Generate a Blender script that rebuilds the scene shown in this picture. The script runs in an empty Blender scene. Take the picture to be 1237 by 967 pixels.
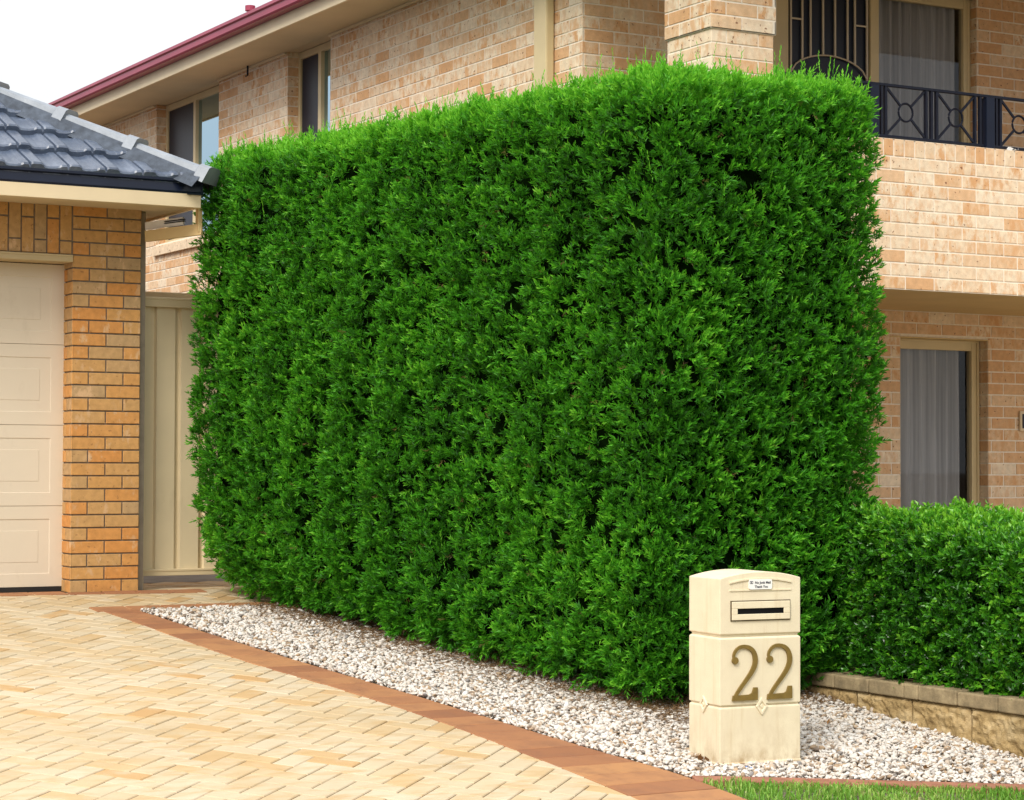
import bpy, bmesh, math, random
import numpy as np
from mathutils import Vector, Matrix

rng = np.random.default_rng(22)
random.seed(22)
scene = bpy.context.scene
COL = scene.collection
R = math.radians

# ------------------------------------------------------------------ terrain
SLOPE, V_REF, V_FLAT, V_LOW = 0.0972, 8.42, 13.97, 5.0
def zg(v):
    return SLOPE * (np.clip(v, V_LOW, V_FLAT) - V_REF)

# ------------------------------------------------------------------ noise
def _h(i, j, k, s):
    n = (i * 374761393 + j * 668265263 + k * 2147483647 + s * 974711) & 0xFFFFFFFF
    n = ((n ^ (n >> 13)) * 1274126177) & 0xFFFFFFFF
    return ((n ^ (n >> 16)) & 0xFFFF) / 65535.0
def vnoise(p, scale=1.0, seed=0):
    p = np.asarray(p, float) * scale
    i = np.floor(p).astype(np.int64); f = p - i; f = f * f * (3 - 2 * f)
    out = np.zeros(len(p))
    for a in (0, 1):
        for b in (0, 1):
            for c in (0, 1):
                w = (f[:, 0] if a else 1 - f[:, 0]) * (f[:, 1] if b else 1 - f[:, 1]) * (f[:, 2] if c else 1 - f[:, 2])
                out += w * _h(i[:, 0] + a, i[:, 1] + b, i[:, 2] + c, seed)
    return out

# ------------------------------------------------------------------ materials
def mat(name):
    m = bpy.data.materials.new(name); m.use_nodes = True
    nt = m.node_tree; nt.nodes.clear()
    out = nt.nodes.new('ShaderNodeOutputMaterial')
    return m, nt, out
def N(nt, t, **kw):
    n = nt.nodes.new(t)
    for k, v in kw.items():
        if k in n.inputs: n.inputs[k].default_value = v
        else: setattr(n, k, v)
    return n
def ramp(nt, fac, stops, interp='LINEAR'):
    r = nt.nodes.new('ShaderNodeValToRGB'); r.color_ramp.interpolation = interp
    e = r.color_ramp.elements
    e[0].position, e[0].color = stops[0][0], (*stops[0][1], 1)
    e[1].position, e[1].color = stops[-1][0], (*stops[-1][1], 1)
    for p, c in stops[1:-1]:
        x = e.new(p); x.color = (*c, 1)
    nt.links.new(fac, r.inputs[0]); return r.outputs[0]
def mixc(nt, fac, a, b, mode='MIX'):
    m = nt.nodes.new('ShaderNodeMix'); m.data_type = 'RGBA'; m.blend_type = mode
    for s, v in ((m.inputs[0], fac), (m.inputs[6], a), (m.inputs[7], b)):
        if hasattr(v, 'is_output'): nt.links.new(v, s)
        elif isinstance(v, tuple): s.default_value = (*v, 1)
        else: s.default_value = v
    return m.outputs[2]
def attr(nt, name):
    return N(nt, 'ShaderNodeAttribute', attribute_name=name).outputs['Fac']
def coords(nt, scale=(1, 1, 1)):
    tc = nt.nodes.new('ShaderNodeTexCoord'); mp = nt.nodes.new('ShaderNodeMapping')
    mp.inputs['Scale'].default_value = scale
    nt.links.new(tc.outputs['Object'], mp.inputs[0]); return mp.outputs[0]
def noise(nt, vec, scale, detail=4, rough=.55):
    n = N(nt, 'ShaderNodeTexNoise', Scale=scale, Detail=detail, Roughness=rough)
    nt.links.new(vec, n.inputs['Vector']); return n.outputs['Fac']
def finish(nt, out, color, rough=.7, bump=None, bstr=.3, bdist=.01, spec=.4, metallic=0):
    p = N(nt, 'ShaderNodeBsdfPrincipled', Roughness=rough, Metallic=metallic)
    p.inputs['Specular IOR Level'].default_value = spec
    if hasattr(color, 'is_output'): nt.links.new(color, p.inputs['Base Color'])
    else: p.inputs['Base Color'].default_value = (*color, 1)
    if bump is not None:
        b = N(nt, 'ShaderNodeBump', Strength=bstr, Distance=bdist)
        nt.links.new(bump, b.inputs['Height']); nt.links.new(b.outputs[0], p.inputs['Normal'])
    nt.links.new(p.outputs[0], out.inputs[0]); return p
def plain(name, c, rough=.6, var=.12, scale=6, spec=.4, bstr=.1, metallic=0, dirt=None):
    m, nt, out = mat(name); v = coords(nt)
    n = noise(nt, v, scale)
    lo = tuple(x * (1 - var) for x in c); hi = tuple(min(1, x * (1 + var)) for x in c)
    col = ramp(nt, n, [(.3, lo), (.7, hi)])
    if dirt:
        d = noise(nt, coords(nt, (3, 3, 1.2)), 2.3, 6, .7)
        f = ramp(nt, d, [(.58, (0, 0, 0)), (.75, (.55, .55, .55))])
        col = mixc(nt, f, col, dirt)
    finish(nt, out, col, rough, noise(nt, v, scale * 12), bstr, .004, spec, metallic)
    return m
def brick_mat(name, stops, blotch, dark, blot_range=(.45, .60), rough=.85, speck=.9):
    m, nt, out = mat(name)
    t = attr(nt, 'tone'); base = ramp(nt, t, stops)
    v = coords(nt)
    n1 = noise(nt, coords(nt, (1.5, 1.5, .75)), 12, 5, .66)
    n2 = N(nt, 'ShaderNodeTexNoise', Scale=26.0, Detail=3.0)
    nt.links.new(v, n2.inputs['Vector'])
    shade = ramp(nt, n2.outputs['Fac'], [(.3, (.86, .86, .86)), (.7, (1.08, 1.08, 1.08))])
    base = mixc(nt, 1.0, base, shade, 'MULTIPLY')
    b = ramp(nt, n1, [(blot_range[0], (0, 0, 0)), (blot_range[1], (1, 1, 1))])
    b2 = N(nt, 'ShaderNodeMath', operation='MULTIPLY'); nt.links.new(b, b2.inputs[0])
    s = attr(nt, 'flash'); nt.links.new(s, b2.inputs[1])
    base = mixc(nt, b2.outputs[0], base, blotch)
    n3 = noise(nt, v, 38, 2, .5)
    d = ramp(nt, n3, [(.665, (0, 0, 0)), (.705, (speck, speck, speck))])
    base = mixc(nt, d, base, dark)
    finish(nt, out, base, rough, noise(nt, v, 160, 5, .7), .45, .004, .25)
    return m

M = {}
M['brick_pink'] = brick_mat('brick_pink', [(0, (.78, .655, .49)), (.5, (.74, .585, .41)), (.66, (.71, .525, .345)), (.85, (.68, .455, .27)), (1, (.62, .36, .18))], (.61, .34, .16), (.20, .085, .045))
M['mortar_pink'] = plain('mortar_pink', (.78, .70, .58), .95, .1, 30, .1)
M['brick_orange'] = brick_mat('brick_orange', [(0, (.43, .28, .14)), (.3, (.50, .29, .115)), (.7, (.54, .285, .095)), (1, (.57, .25, .07))], (.58, .37, .20), (.22, .10, .04), (.56, .66), speck=.5)
M['mortar_grey'] = plain('mortar_grey', (.20, .16, .12), .95, .2, 30, .1)
M['cream_paint'] = plain('cream_paint', (.67, .55, .37), .5, .05, 3, .4, .03)
M['fascia_paint'] = plain('fascia_paint', (.66, .54, .35), .5, .06, 3, .4, .03)
M['soffit_paint'] = plain('soffit_paint', (.60, .49, .33), .8, .06, 2, .2, .03)
M['tan_paint'] = plain('tan_paint', (.60, .44, .21), .6, .08, 2, .3, .03)
M['frame_paint'] = plain('frame_paint', (.60, .48, .27), .45, .06, 4, .45, .02)
M['door_paint'] = plain('door_paint', (.645, .555, .43), .45, .03, 2, .35, .02, dirt=(.55, .46, .34))
M['fence_paint'] = plain('fence_paint', (.70, .585, .375), .45, .05, 3, .4, .02, dirt=(.55, .45, .28))
M['fence_rail'] = plain('fence_rail', (.64, .52, .32), .42, .04, 3, .45, .02)
M['navy_metal'] = plain('navy_metal', (.008, .012, .028), .25, .2, 4, .3, .02)
M['black_iron'] = plain('black_iron', (.006, .008, .018), .45, .2, 20, .2, .05)
M['maroon_metal'] = plain('maroon_metal', (.30, .035, .075), .35, .12, 2, .5, .02)
M['maroon_tile'] = plain('maroon_tile', (.20, .03, .045), .6, .2, 5, .4, .3)
M['grey_post'] = plain('grey_post', (.30, .25, .19), .8, .12, 12, .3, .1)
M['rubber'] = plain('rubber', (.015, .013, .012), .8, .1, 8)
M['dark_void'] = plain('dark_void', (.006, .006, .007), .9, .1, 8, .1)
M['white_plastic'] = plain('white_plastic', (.80, .79, .76), .4, .04, 8)
M['blue_plastic'] = plain('blue_plastic', (.05, .19, .60), .4, .2, 60)
M['bar_paint'] = plain('bar_paint', (.56, .48, .36), .4, .05, 8)
M['numeral_paint'] = plain('numeral_paint', (.175, .115, .026), .5, .14, 40, .4, .15)
M['ink'] = plain('ink', (.03, .03, .05), .7, .05, 8)
M['concrete_dark'] = plain('concrete_dark', (.20, .19, .175), .9, .2, 8, .2, .3)
M['earth'] = plain('earth', (.10, .07, .045), .95, .4, 9, .1, .5)
M['bark'] = plain('bark', (.085, .055, .035), .95, .35, 25, .1, .6)
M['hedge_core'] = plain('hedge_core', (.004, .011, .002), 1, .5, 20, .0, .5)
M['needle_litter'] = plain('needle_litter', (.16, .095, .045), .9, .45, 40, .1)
M['street'] = plain('street', (.10, .10, .095), .9, .2, 14, .2, .3)

def letterbox_mat():
    m, nt, out = mat('letterbox_paint'); v = coords(nt)
    base = ramp(nt, noise(nt, v, 9, 5), [(.3, (.69, .60, .43)), (.7, (.75, .665, .48))])
    sep = nt.nodes.new('ShaderNodeSeparateXYZ'); nt.links.new(v, sep.inputs[0])
    h = ramp(nt, sep.outputs['Z'], [(0, (1, 1, 1)), (.025, (.8, .8, .8)), (.09, (.28, .28, .28)), (.3, (0, 0, 0))])
    n = ramp(nt, noise(nt, coords(nt, (1, 1, .6)), 14, 6, .7), [(.42, (0, 0, 0)), (.66, (1, 1, 1))])
    f = mixc(nt, 1.0, h, n, 'MULTIPLY')
    col = mixc(nt, f, base, (.36, .23, .10))
    s = ramp(nt, noise(nt, v, 70, 3), [(.73, (0, 0, 0)), (.76, (.5, .5, .5))])
    col = mixc(nt, s, col, (.40, .28, .14))
    st = ramp(nt, noise(nt, coords(nt, (9, 9, .7)), 3.0, 5, .6), [(.56, (0, 0, 0)), (.8, (.5, .5, .5))])
    col = mixc(nt, st, col, (.52, .39, .21))
    finish(nt, out, col, .55, noise(nt, v, 170, 6, .7), .3, .004, .3)
    return m
M['letterbox'] = letterbox_mat()

def paver_mat():
    m, nt, out = mat('cream_paver'); v = coords(nt)
    t = attr(nt, 'tone')
    base = ramp(nt, t, [(0, (.53, .445, .315)), (.45, (.51, .405, .26)), (.75, (.49, .35, .185)), (1, (.45, .27, .115))])
    mp = nt.nodes.new('ShaderNodeMapping'); nt.links.new(v, mp.inputs[0])
    mp.inputs['Rotation'].default_value = (0, 0, R(-42.5)); mp.inputs['Scale'].default_value = (2.4, 9, 9)
    st = ramp(nt, noise(nt, mp.outputs[0], 1.6, 5, .6), [(.47, (0, 0, 0)), (.68, (.75, .75, .75))])
    base = mixc(nt, st, base, (.43, .285, .13))
    lt = ramp(nt, noise(nt, v, 5, 4, .6), [(.5, (0, 0, 0)), (.7, (.7, .7, .7))])
    base = mixc(nt, lt, base, (.49, .415, .285))
    dirt = ramp(nt, noise(nt, v, 1.1, 7, .68), [(.46, (0, 0, 0)), (.75, (.5, .5, .5))])
    base = mixc(nt, dirt, base, (.33, .235, .115))
    finish(nt, out, base, .8, noise(nt, v, 220, 4, .7), .3, .003, .3)
    return m
M['paver'] = paver_mat()
M['joint_sand'] = plain('joint_sand', (.05, .036, .022), .95, .3, 30, .1)
def border_mat():
    m, nt, out = mat('terracotta_paver'); v = coords(nt)
    base = ramp(nt, attr(nt, 'tone'), [(0, (.25, .105, .05)), (.5, (.33, .15, .068)), (1, (.40, .20, .085))])
    st = ramp(nt, noise(nt, v, 7, 6, .65), [(.45, (0, 0, 0)), (.75, (.7, .7, .7))])
    base = mixc(nt, st, base, (.20, .095, .055))
    finish(nt, out, base, .8, noise(nt, v, 160, 4, .7), .3, .003, .3)
    return m
M['border'] = border_mat()
M['kerb'] = plain('red_kerb', (.30, .135, .085), .9, .25, 14, .2, .4)

def tone_mat(name, stops, rough, spec=.4, bump=None, interp='LINEAR', bstr=.3):
    m, nt, out = mat(name)
    c = ramp(nt, attr(nt, 'tone'), stops, interp); v = coords(nt)
    s = ramp(nt, noise(nt, v, bump or 60, 4), [(.3, (.82, .82, .82)), (.7, (1.06, 1.06, 1.06))])
    c = mixc(nt, 1.0, c, s, 'MULTIPLY')
    finish(nt, out, c, rough, noise(nt, v, (bump or 60) * 3), bstr, .003, spec)
    return m
M['pebble'] = tone_mat('white_pebble', [(0, (.70, .67, .63)), (.30, (.58, .54, .49)), (.55, (.66, .59, .51)), (.68, (.46, .39, .32)), (.80, (.44, .31, .19)), (.92, (.20, .14, .095)), (1, (.26, .25, .24))], .6, .4, 60)
M['slate'] = None
def slate_mat():
    m, nt, out = mat('slate_roof_tile'); v = coords(nt)
    c = ramp(nt, noise(nt, v, 5, 6, .65), [(.3, (.040, .057, .095)), (.55, (.080, .105, .155)), (.75, (.15, .185, .25))])
    s = ramp(nt, noise(nt, v, 55, 3, .6), [(.60, (0, 0, 0)), (.72, (.6, .6, .6))])
    c = mixc(nt, s, c, (.24, .26, .29))
    finish(nt, out, c, .30, noise(nt, v, 70, 5, .7), .35, .006, .6)
    return m
M['slate'] = slate_mat()
def cap_mat():
    m, nt, out = mat('slate_hip_cap'); v = coords(nt)
    c = ramp(nt, noise(nt, v, 8, 6, .65), [(.3, (.17, .195, .23)), (.6, (.24, .27, .31)), (.8, (.32, .35, .39))])
    finish(nt, out, c, .45, noise(nt, v, 60, 5, .7), .3, .006, .5)
    return m
M['slate_cap'] = cap_mat()
M['bedding'] = plain('hip_bedding', (.065, .08, .105), .7, .35, 18, .3, .8)
def block_mat():
    m, nt, out = mat('split_face_block'); v = coords(nt)
    c = ramp(nt, noise(nt, v, 9, 6, .65), [(.3, (.20, .13, .055)), (.5, (.40, .28, .13)), (.72, (.60, .46, .26))])
    g = ramp(nt, noise(nt, v, 2.4, 5, .7), [(.5, (0, 0, 0)), (.75, (.7, .7, .7))])
    c = mixc(nt, g, c, (.17, .125, .06))
    finish(nt, out, c, .95, noise(nt, v, 60, 6, .7), .8, .012, .15)
    return m
M['block'] = block_mat()
def capstone_mat():
    m, nt, out = mat('wall_capping'); v = coords(nt)
    c = ramp(nt, noise(nt, v, 6, 6, .7), [(.28, (.13, .105, .065)), (.5, (.28, .215, .125)), (.72, (.46, .36, .21))])
    finish(nt, out, c, .95, noise(nt, v, 90, 6, .7), .6, .006, .15)
    return m
M['capstone'] = capstone_mat()

def leaf_mat(name, stops, rough=.42, spec=.45, trans=.28, tcol=(.10, .34, .02)):
    m, nt, out = mat(name)
    c = ramp(nt, attr(nt, 'tone'), stops)
    p = N(nt, 'ShaderNodeBsdfPrincipled', Roughness=rough)
    p.inputs['Specular IOR Level'].default_value = spec
    nt.links.new(c, p.inputs['Base Color'])
    t = N(nt, 'ShaderNodeBsdfTranslucent')
    nt.links.new(mixc(nt, .5, c, tcol), t.inputs[0])
    mx = N(nt, 'ShaderNodeMixShader'); mx.inputs[0].default_value = trans
    nt.links.new(p.outputs[0], mx.inputs[1]); nt.links.new(t.outputs[0], mx.inputs[2])
    nt.links.new(mx.outputs[0], out.inputs[0]); return m
M['conifer_leaf'] = leaf_mat('conifer_leaf', [(0, (.014, .085, .005)), (.33, (.045, .245, .010)), (.68, (.098, .40, .016)), (.93, (.215, .57, .036)), (.96, (.20, .14, .05)), (1, (.16, .09, .04))], .5, .3, .36, (.16, .48, .03))
M['box_leaf'] = leaf_mat('box_leaf', [(0, (.012, .070, .005)), (.42, (.040, .195, .009)), (.78, (.105, .37, .017)), (.97, (.22, .50, .03)), (1, (.20, .14, .05))], .32, .5)
M['grass'] = leaf_mat('grass_blade', [(0, (.10, .27, .03)), (.5, (.20, .40, .05)), (.8, (.36, .48, .11)), (1, (.58, .54, .26))], .5, .3, .35, (.2, .4, .05))

def glass_mat(name, tint, tr, boost=1.6):
    m, nt, out = mat(name)
    f = N(nt, 'ShaderNodeFresnel', IOR=1.52)
    mu = N(nt, 'ShaderNodeMath', operation='MULTIPLY', use_clamp=True); mu.inputs[1].default_value = boost
    nt.links.new(f.outputs[0], mu.inputs[0])
    t = N(nt, 'ShaderNodeBsdfTransparent'); t.inputs[0].default_value = (*tr, 1)
    g = N(nt, 'ShaderNodeBsdfGlossy', Roughness=.02); g.inputs[0].default_value = (*tint, 1)
    mx = N(nt, 'ShaderNodeMixShader')
    nt.links.new(mu.outputs[0], mx.inputs[0]); nt.links.new(t.outputs[0], mx.inputs[1]); nt.links.new(g.outputs[0], mx.inputs[2])
    nt.links.new(mx.outputs[0], out.inputs[0]); return m
M['glass_clear'] = glass_mat('glass_clear', (.85, .88, .92), (.72, .73, .75), .8)
M['glass_blue'] = glass_mat('glass_blue', (.40, .55, .66), (.18, .26, .34), 2.0)
def screen_mat():
    m, nt, out = mat('fly_screen')
    finish(nt, out, (.012, .016, .030), .38, None, spec=.3); return m
M['screen'] = screen_mat()
def cloth_mat(name, c):
    m, nt, out = mat(name); v = coords(nt, (30, 30, .6))
    col = ramp(nt, noise(nt, v, 2, 4), [(.3, tuple(x * .8 for x in c)), (.7, tuple(x * 1.15 for x in c))])
    finish(nt, out, col, .9, None, spec=.1); return m
M['curtain'] = cloth_mat('curtain_cloth', (.64, .62, .60))
M['blind'] = cloth_mat('blind_cloth', (.34, .36, .40))

# ------------------------------------------------------------------ mesh helpers
ROOTLOC = {}
def link_mesh(name, me, mats, parent):
    o = bpy.data.objects.new(name, me); COL.objects.link(o)
    for m in mats: me.materials.append(m)
    if parent is not None: o.parent = parent
    return o
def root_of(p):
    while p is not None and p.name not in ROOTLOC: p = p.parent
    return ROOTLOC[p.name] if p is not None else (np.zeros(3), 0.0)
def np_mesh(name, V, F, mats, parent=None, tone=None, flash=None, mi=None, smooth=False):
    """F: list of equal-width index arrays"""
    V = np.asarray(V, float)
    loc, local = root_of(parent)
    if parent is not None and not local: V = V - loc
    me = bpy.data.meshes.new(name)
    F = [np.asarray(f, np.int64) for f in F if len(f)]
    me.vertices.add(len(V)); me.vertices.foreach_set('co', V.astype(np.float32).ravel())
    tot = np.concatenate([np.full(len(f), f.shape[1]) for f in F])
    idx = np.concatenate([f.ravel() for f in F])
    me.loops.add(len(idx)); me.loops.foreach_set('vertex_index', idx.astype(np.int32))
    me.polygons.add(len(tot))
    me.polygons.foreach_set('loop_start', np.concatenate([[0], np.cumsum(tot)[:-1]]).astype(np.int32))
    me.polygons.foreach_set('loop_total', tot.astype(np.int32))
    if mi is not None: me.polygons.foreach_set('material_index', np.asarray(mi, np.int32))
    me.polygons.foreach_set('use_smooth', np.full(len(tot), smooth))
    for nm, a in (('tone', tone), ('flash', flash)):
        if a is not None:
            at = me.attributes.new(nm, 'FLOAT', 'FACE'); at.data.foreach_set('value', np.asarray(a, np.float32))
    me.update(calc_edges=True); me.validate()
    return link_mesh(name, me, mats, parent)

class MB:
    def __init__(s): s.v = []; s.f = []; s.t = []; s.m = []
    def poly(s, pts, tone=.5, mi=0):
        i = len(s.v); s.v += [tuple(p) for p in pts]; s.f.append(tuple(range(i, i + len(pts)))); s.t.append(tone); s.m.append(mi)
    def hexa(s, p, tone=.5, mi=0):
        """8 points: bottom ring 0-3 (ccw from above), top ring 4-7"""
        i = len(s.v); s.v += [tuple(q) for q in p]
        for f in ((3, 2, 1, 0), (4, 5, 6, 7), (0, 1, 5, 4), (1, 2, 6, 5), (2, 3, 7, 6), (3, 0, 4, 7)):
            s.f.append(tuple(i + k for k in f)); s.t.append(tone); s.m.append(mi)
    def box(s, a, b, tone=.5, mi=0):
        x0, y0, z0 = a; x1, y1, z1 = b
        s.hexa([(x0, y0, z0), (x1, y0, z0), (x1, y1, z0), (x0, y1, z0), (x0, y0, z1), (x1, y0, z1), (x1, y1, z1), (x0, y1, z1)], tone, mi)
    def prism(s, prof, a, b, ax1, ax2, tone=.5, mi=0):
        """profile [(p,q)] swept from point a to point b; p along ax1, q along ax2"""
        a, b, ax1, ax2 = (np.array(x, float) for x in (a, b, ax1, ax2))
        n = len(prof); i = len(s.v)
        for c in (a, b): s.v += [tuple(c + ax1 * p + ax2 * q) for p, q in prof]
        for k in range(n):
            l = (k + 1) % n; s.f.append((i + k, i + l, i + n + l, i + n + k)); s.t.append(tone); s.m.append(mi)
        s.f.append(tuple(i + k for k in reversed(range(n)))); s.f.append(tuple(i + n + k for k in range(n))); s.t += [tone] * 2; s.m += [mi] * 2
    def tube(s, pts, r, seg=8, closed=False, tone=.5, mi=0):
        pts = [np.array(p, float) for p in pts]; n = len(pts); i = len(s.v)
        rs = r if hasattr(r, '__len__') else [r] * n
        up0 = np.array((0.13, .21, 1.0))
        for k, p in enumerate(pts):
            a = pts[(k - 1) % n] if (closed or k > 0) else p; b = pts[(k + 1) % n] if (closed or k < n - 1) else p
            d = b - a; d /= np.linalg.norm(d)
            u = np.cross(d, up0 if abs(d @ up0) < 1.0 else np.array((1.0, .1, 0))); u /= np.linalg.norm(u); w = np.cross(u, d)
            s.v += [tuple(p + rs[k] * (math.cos(t) * u + math.sin(t) * w)) for t in np.linspace(0, 2 * math.pi, seg, endpoint=False)]
        for k in range(n if closed else n - 1):
            for j in range(seg):
                a = i + k * seg; b = i + ((k + 1) % n) * seg; l = (j + 1) % seg
                s.f.append((a + j, a + l, b + l, b + j)); s.t.append(tone); s.m.append(mi)
        if not closed:
            s.f.append(tuple(i + j for j in reversed(range(seg)))); s.f.append(tuple(i + (n - 1) * seg + j for j in range(seg))); s.t += [tone] * 2; s.m += [mi] * 2
    def bar(s, a, b, w, d, side, tone=.5):
        a, b, side = (np.array(x, float) for x in (a, b, side)); t = b - a; t /= np.linalg.norm(t)
        side = side - t * (side @ t); side /= np.linalg.norm(side); o = np.cross(t, side)
        s.prism([(-w / 2, -d / 2), (w / 2, -d / 2), (w / 2, d / 2), (-w / 2, d / 2)], a, b, side, o, tone)
    def build(s, name, mats, parent=None, bevel=0, smooth=False, seg=2):
        if not isinstance(mats, (list, tuple)): mats = [mats]
        me = bpy.data.meshes.new(name)
        V = np.array(s.v, float); loc, local = root_of(parent)
        if parent is not None and not local: V = V - loc
        me.from_pydata([tuple(x) for x in V], [], s.f)
        at = me.attributes.new('tone', 'FLOAT', 'FACE'); at.data.foreach_set('value', s.t)
        me.polygons.foreach_set('material_index', s.m)
        bm = bmesh.new(); bm.from_mesh(me)
        bmesh.ops.recalc_face_normals(bm, faces=bm.faces)
        if bevel:
            ed = [e for e in bm.edges if len(e.link_faces) == 2 and e.calc_face_angle(0) > .5]
            bmesh.ops.bevel(bm, geom=ed, offset=bevel, segments=seg, profile=.5, affect='EDGES', clamp_overlap=True)
        if smooth:
            for f in bm.faces: f.smooth = True
        bm.to_mesh(me); bm.free()
        o = link_mesh(name, me, mats, parent)
        if smooth and bevel == 0:
            try: me.set_sharp_from_angle(angle=R(40))
            except Exception: pass
        return o

def build_each(mb, name, m, parent=None, bevel=0, size=None):
    """every connected piece of mb becomes a part of its own"""
    par = list(range(len(mb.v)))
    def find(a):
        while par[a] != a: par[a] = par[par[a]]; a = par[a]
        return a
    for f in mb.f:
        for q in f[1:]: par[find(q)] = find(f[0])
    groups = {}
    for k, f in enumerate(mb.f): groups.setdefault(find(f[0]), []).append(k)
    out = []
    for g_ in groups.values():
        b_ = MB(); ids = sorted({q for k in g_ for q in mb.f[k]}); mp = {q: i for i, q in enumerate(ids)}
        b_.v = [mb.v[q] for q in ids]; b_.f = [tuple(mp[q] for q in mb.f[k]) for k in g_]; b_.t = [mb.t[k] for k in g_]; b_.m = [mb.m[k] for k in g_]
        out.append(b_.build(name, m, parent, bevel))
    return out
def thing(name, label, cat, loc, rz=0.0, group=None, local=False):
    o = bpy.data.objects.new(name, None); COL.objects.link(o)
    o.location = loc; o.rotation_euler = (0, 0, rz); o.empty_display_size = .2
    o['label'] = label; o['category'] = cat
    if group: o['group'] = group
    ROOTLOC[o.name] = (np.array(loc, float), local)
    return o
def tag(o, label=None, cat=None, group=None, kind=None):
    for k, v in (('label', label), ('category', cat), ('group', group), ('kind', kind)):
        if v: o[k] = v
    return o

# ------------------------------------------------------------------ brickwork
COURSE, BL, BJ = .086, .23, .010
class Bricks:
    def __init__(s): s.V = []; s.F = []; s.tone = []; s.flash = []; s.mi = []; s.n = 0
    def _box(s, o, U, W, a0, a1, z0, z1, tone, flash, proud, depth, mi=0):
        flash = min(1.0, .15 + flash * 1.05)
        c = .0022
        P = []
        for (x, z) in ((a0, z0), (a1, z0), (a1, z1), (a0, z1)):
            P.append(o + U * x + np.array((0, 0, z)) - W * depth)
        for (x, z) in ((a0, z0), (a1, z0), (a1, z1), (a0, z1)):
            P.append(o + U * x + np.array((0, 0, z)) + W * (proud - c))
        for (x, z) in ((a0 + c, z0 + c), (a1 - c, z0 + c), (a1 - c, z1 - c), (a0 + c, z1 - c)):
            P.append(o + U * x + np.array((0, 0, z)) + W * proud)
        i = s.n; s.V += P; s.n += 12
        for k in range(4):
            l = (k + 1) % 4
            s.F += [(i + k, i + l, i + 4 + l, i + 4 + k), (i + 4 + k, i + 4 + l, i + 8 + l, i + 8 + k)]
        s.F.append((i + 8, i + 9, i + 10, i + 11))
        s.tone += [tone] * 9; s.flash += [flash] * 9; s.mi += [mi] * 9
    def wall(s, o, U, W, length, z0, z1, zbase, openings=(), joint=.004, shift=0.0, mode='stretcher', end=(.002, .002), orange=.2, jit=.0012, ztop_mortar=None):
        """o: base point at z=0; U along; W outward; openings (a0,a1,z0,z1)"""
        o = np.array(o, float); U = np.array(U, float); W = np.array(W, float)
        # mortar bed
        xs = sorted({0.0, length, *[x for op in openings for x in op[:2] if 0 < x < length]})
        zs = sorted({z0, z1, *[z for op in openings for z in op[2:] if z0 < z < z1]})
        for a, b in zip(xs, xs[1:]):
            for c, d in zip(zs, zs[1:]):
                m = ((a + b) / 2, (c + d) / 2)
                if any(op[0] < m[0] < op[1] and op[2] < m[1] < op[3] for op in openings): continue
                i = s.n
                s.V += [o + U * x + np.array((0, 0, z)) - W * joint for x, z in ((a, c), (b, c), (b, d), (a, d))]
                s.n += 4; s.F.append((i, i + 1, i + 2, i + 3)); s.tone.append(.5); s.flash.append(0); s.mi.append(1)
        if mode == 'soldier':
            step = .086; n = int(math.ceil(length / step)); xx = shift
            for k in range(-1, n + 1):
                a, b = max(k * step + shift, end[0]), min(k * step + shift + step - BJ, length - end[1])
                if b - a < .015: continue
                if k % 2: parts = [(z0 + .004, z1 - .002 - .095), (z1 - .085, z1 - .002)]
                else: parts = [(z0 + .004, z0 + .085), (z0 + .095, z1 - .002)]
                if z1 - z0 < .2: parts = [(z0 + .004, z1 - .002)]
                for c, d in parts:
                    s._box(o, U, W, a, b, c, d, s.rt(orange), random.random(), random.uniform(-jit, jit), joint + .006)
            return
        k0 = int(math.floor((z0 - zbase) / COURSE)); k1 = int(math.ceil((z1 - zbase) / COURSE))
        for k in range(k0, k1):
            c = max(zbase + k * COURSE + BJ / 2, z0 + .001); d = min(zbase + (k + 1) * COURSE - BJ / 2, z1 - .001)
            if d - c < .012: continue
            off = shift + (0 if k % 2 else (BL + BJ) / 2)
            x = off - (BL + BJ) * 2
            while x < length:
                a, b = x, x + BL; x += BL + BJ
                iv = [(max(a, end[0]), min(b, length - end[1]))]
                for op in openings:
                    if op[2] < (c + d) / 2 < op[3]:
                        nv = []
                        for p, q in iv:
                            if q <= op[0] or p >= op[1]: nv.append((p, q))
                            else:
                                if p < op[0]: nv.append((p, op[0] - .002))
                                if q > op[1]: nv.append((op[1] + .002, q))
                        iv = nv
                for p, q in iv:
                    if q - p > .02:
                        s._box(o, U, W, p, q, c, d, s.rt(orange), random.random(), random.uniform(-jit, jit), joint + .006)
    def rt(s, orange):
        return random.uniform(.66, 1) if random.random() < orange else random.uniform(0, .6)
    def build(s, name, mats, parent):
        return np_mesh(name, np.array(s.V), [np.array(s.F)], mats, parent, s.tone, s.flash, s.mi)

X, Y, Z = np.array((1., 0, 0)), np.array((0, 1., 0)), np.array((0, 0, 1.))

# ================================================================== SETTING
def sheet(name, us, vs, zoff, m, kind='structure'):
    U, V = np.meshgrid(us, vs); P = np.stack([U.ravel(), V.ravel(), (zg(V) + zoff).ravel()], 1)
    nx = len(us); F = [(j * nx + i, j * nx + i + 1, (j + 1) * nx + i + 1, (j + 1) * nx + i) for j in range(len(vs) - 1) for i in range(nx - 1)]
    o = np_mesh(name, P, [np.array(F)], [m]); tag(o, kind=kind); return o
g = sheet('ground', [-400, -20, 0, 5, 10, 20, 400], [-400, -10, 0, 5, 13.97, 20, 60, 500], -.05, M['earth'])
st = sheet('street', [-400, 400], [-9, 1.5], -.03, M['street'])

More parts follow.
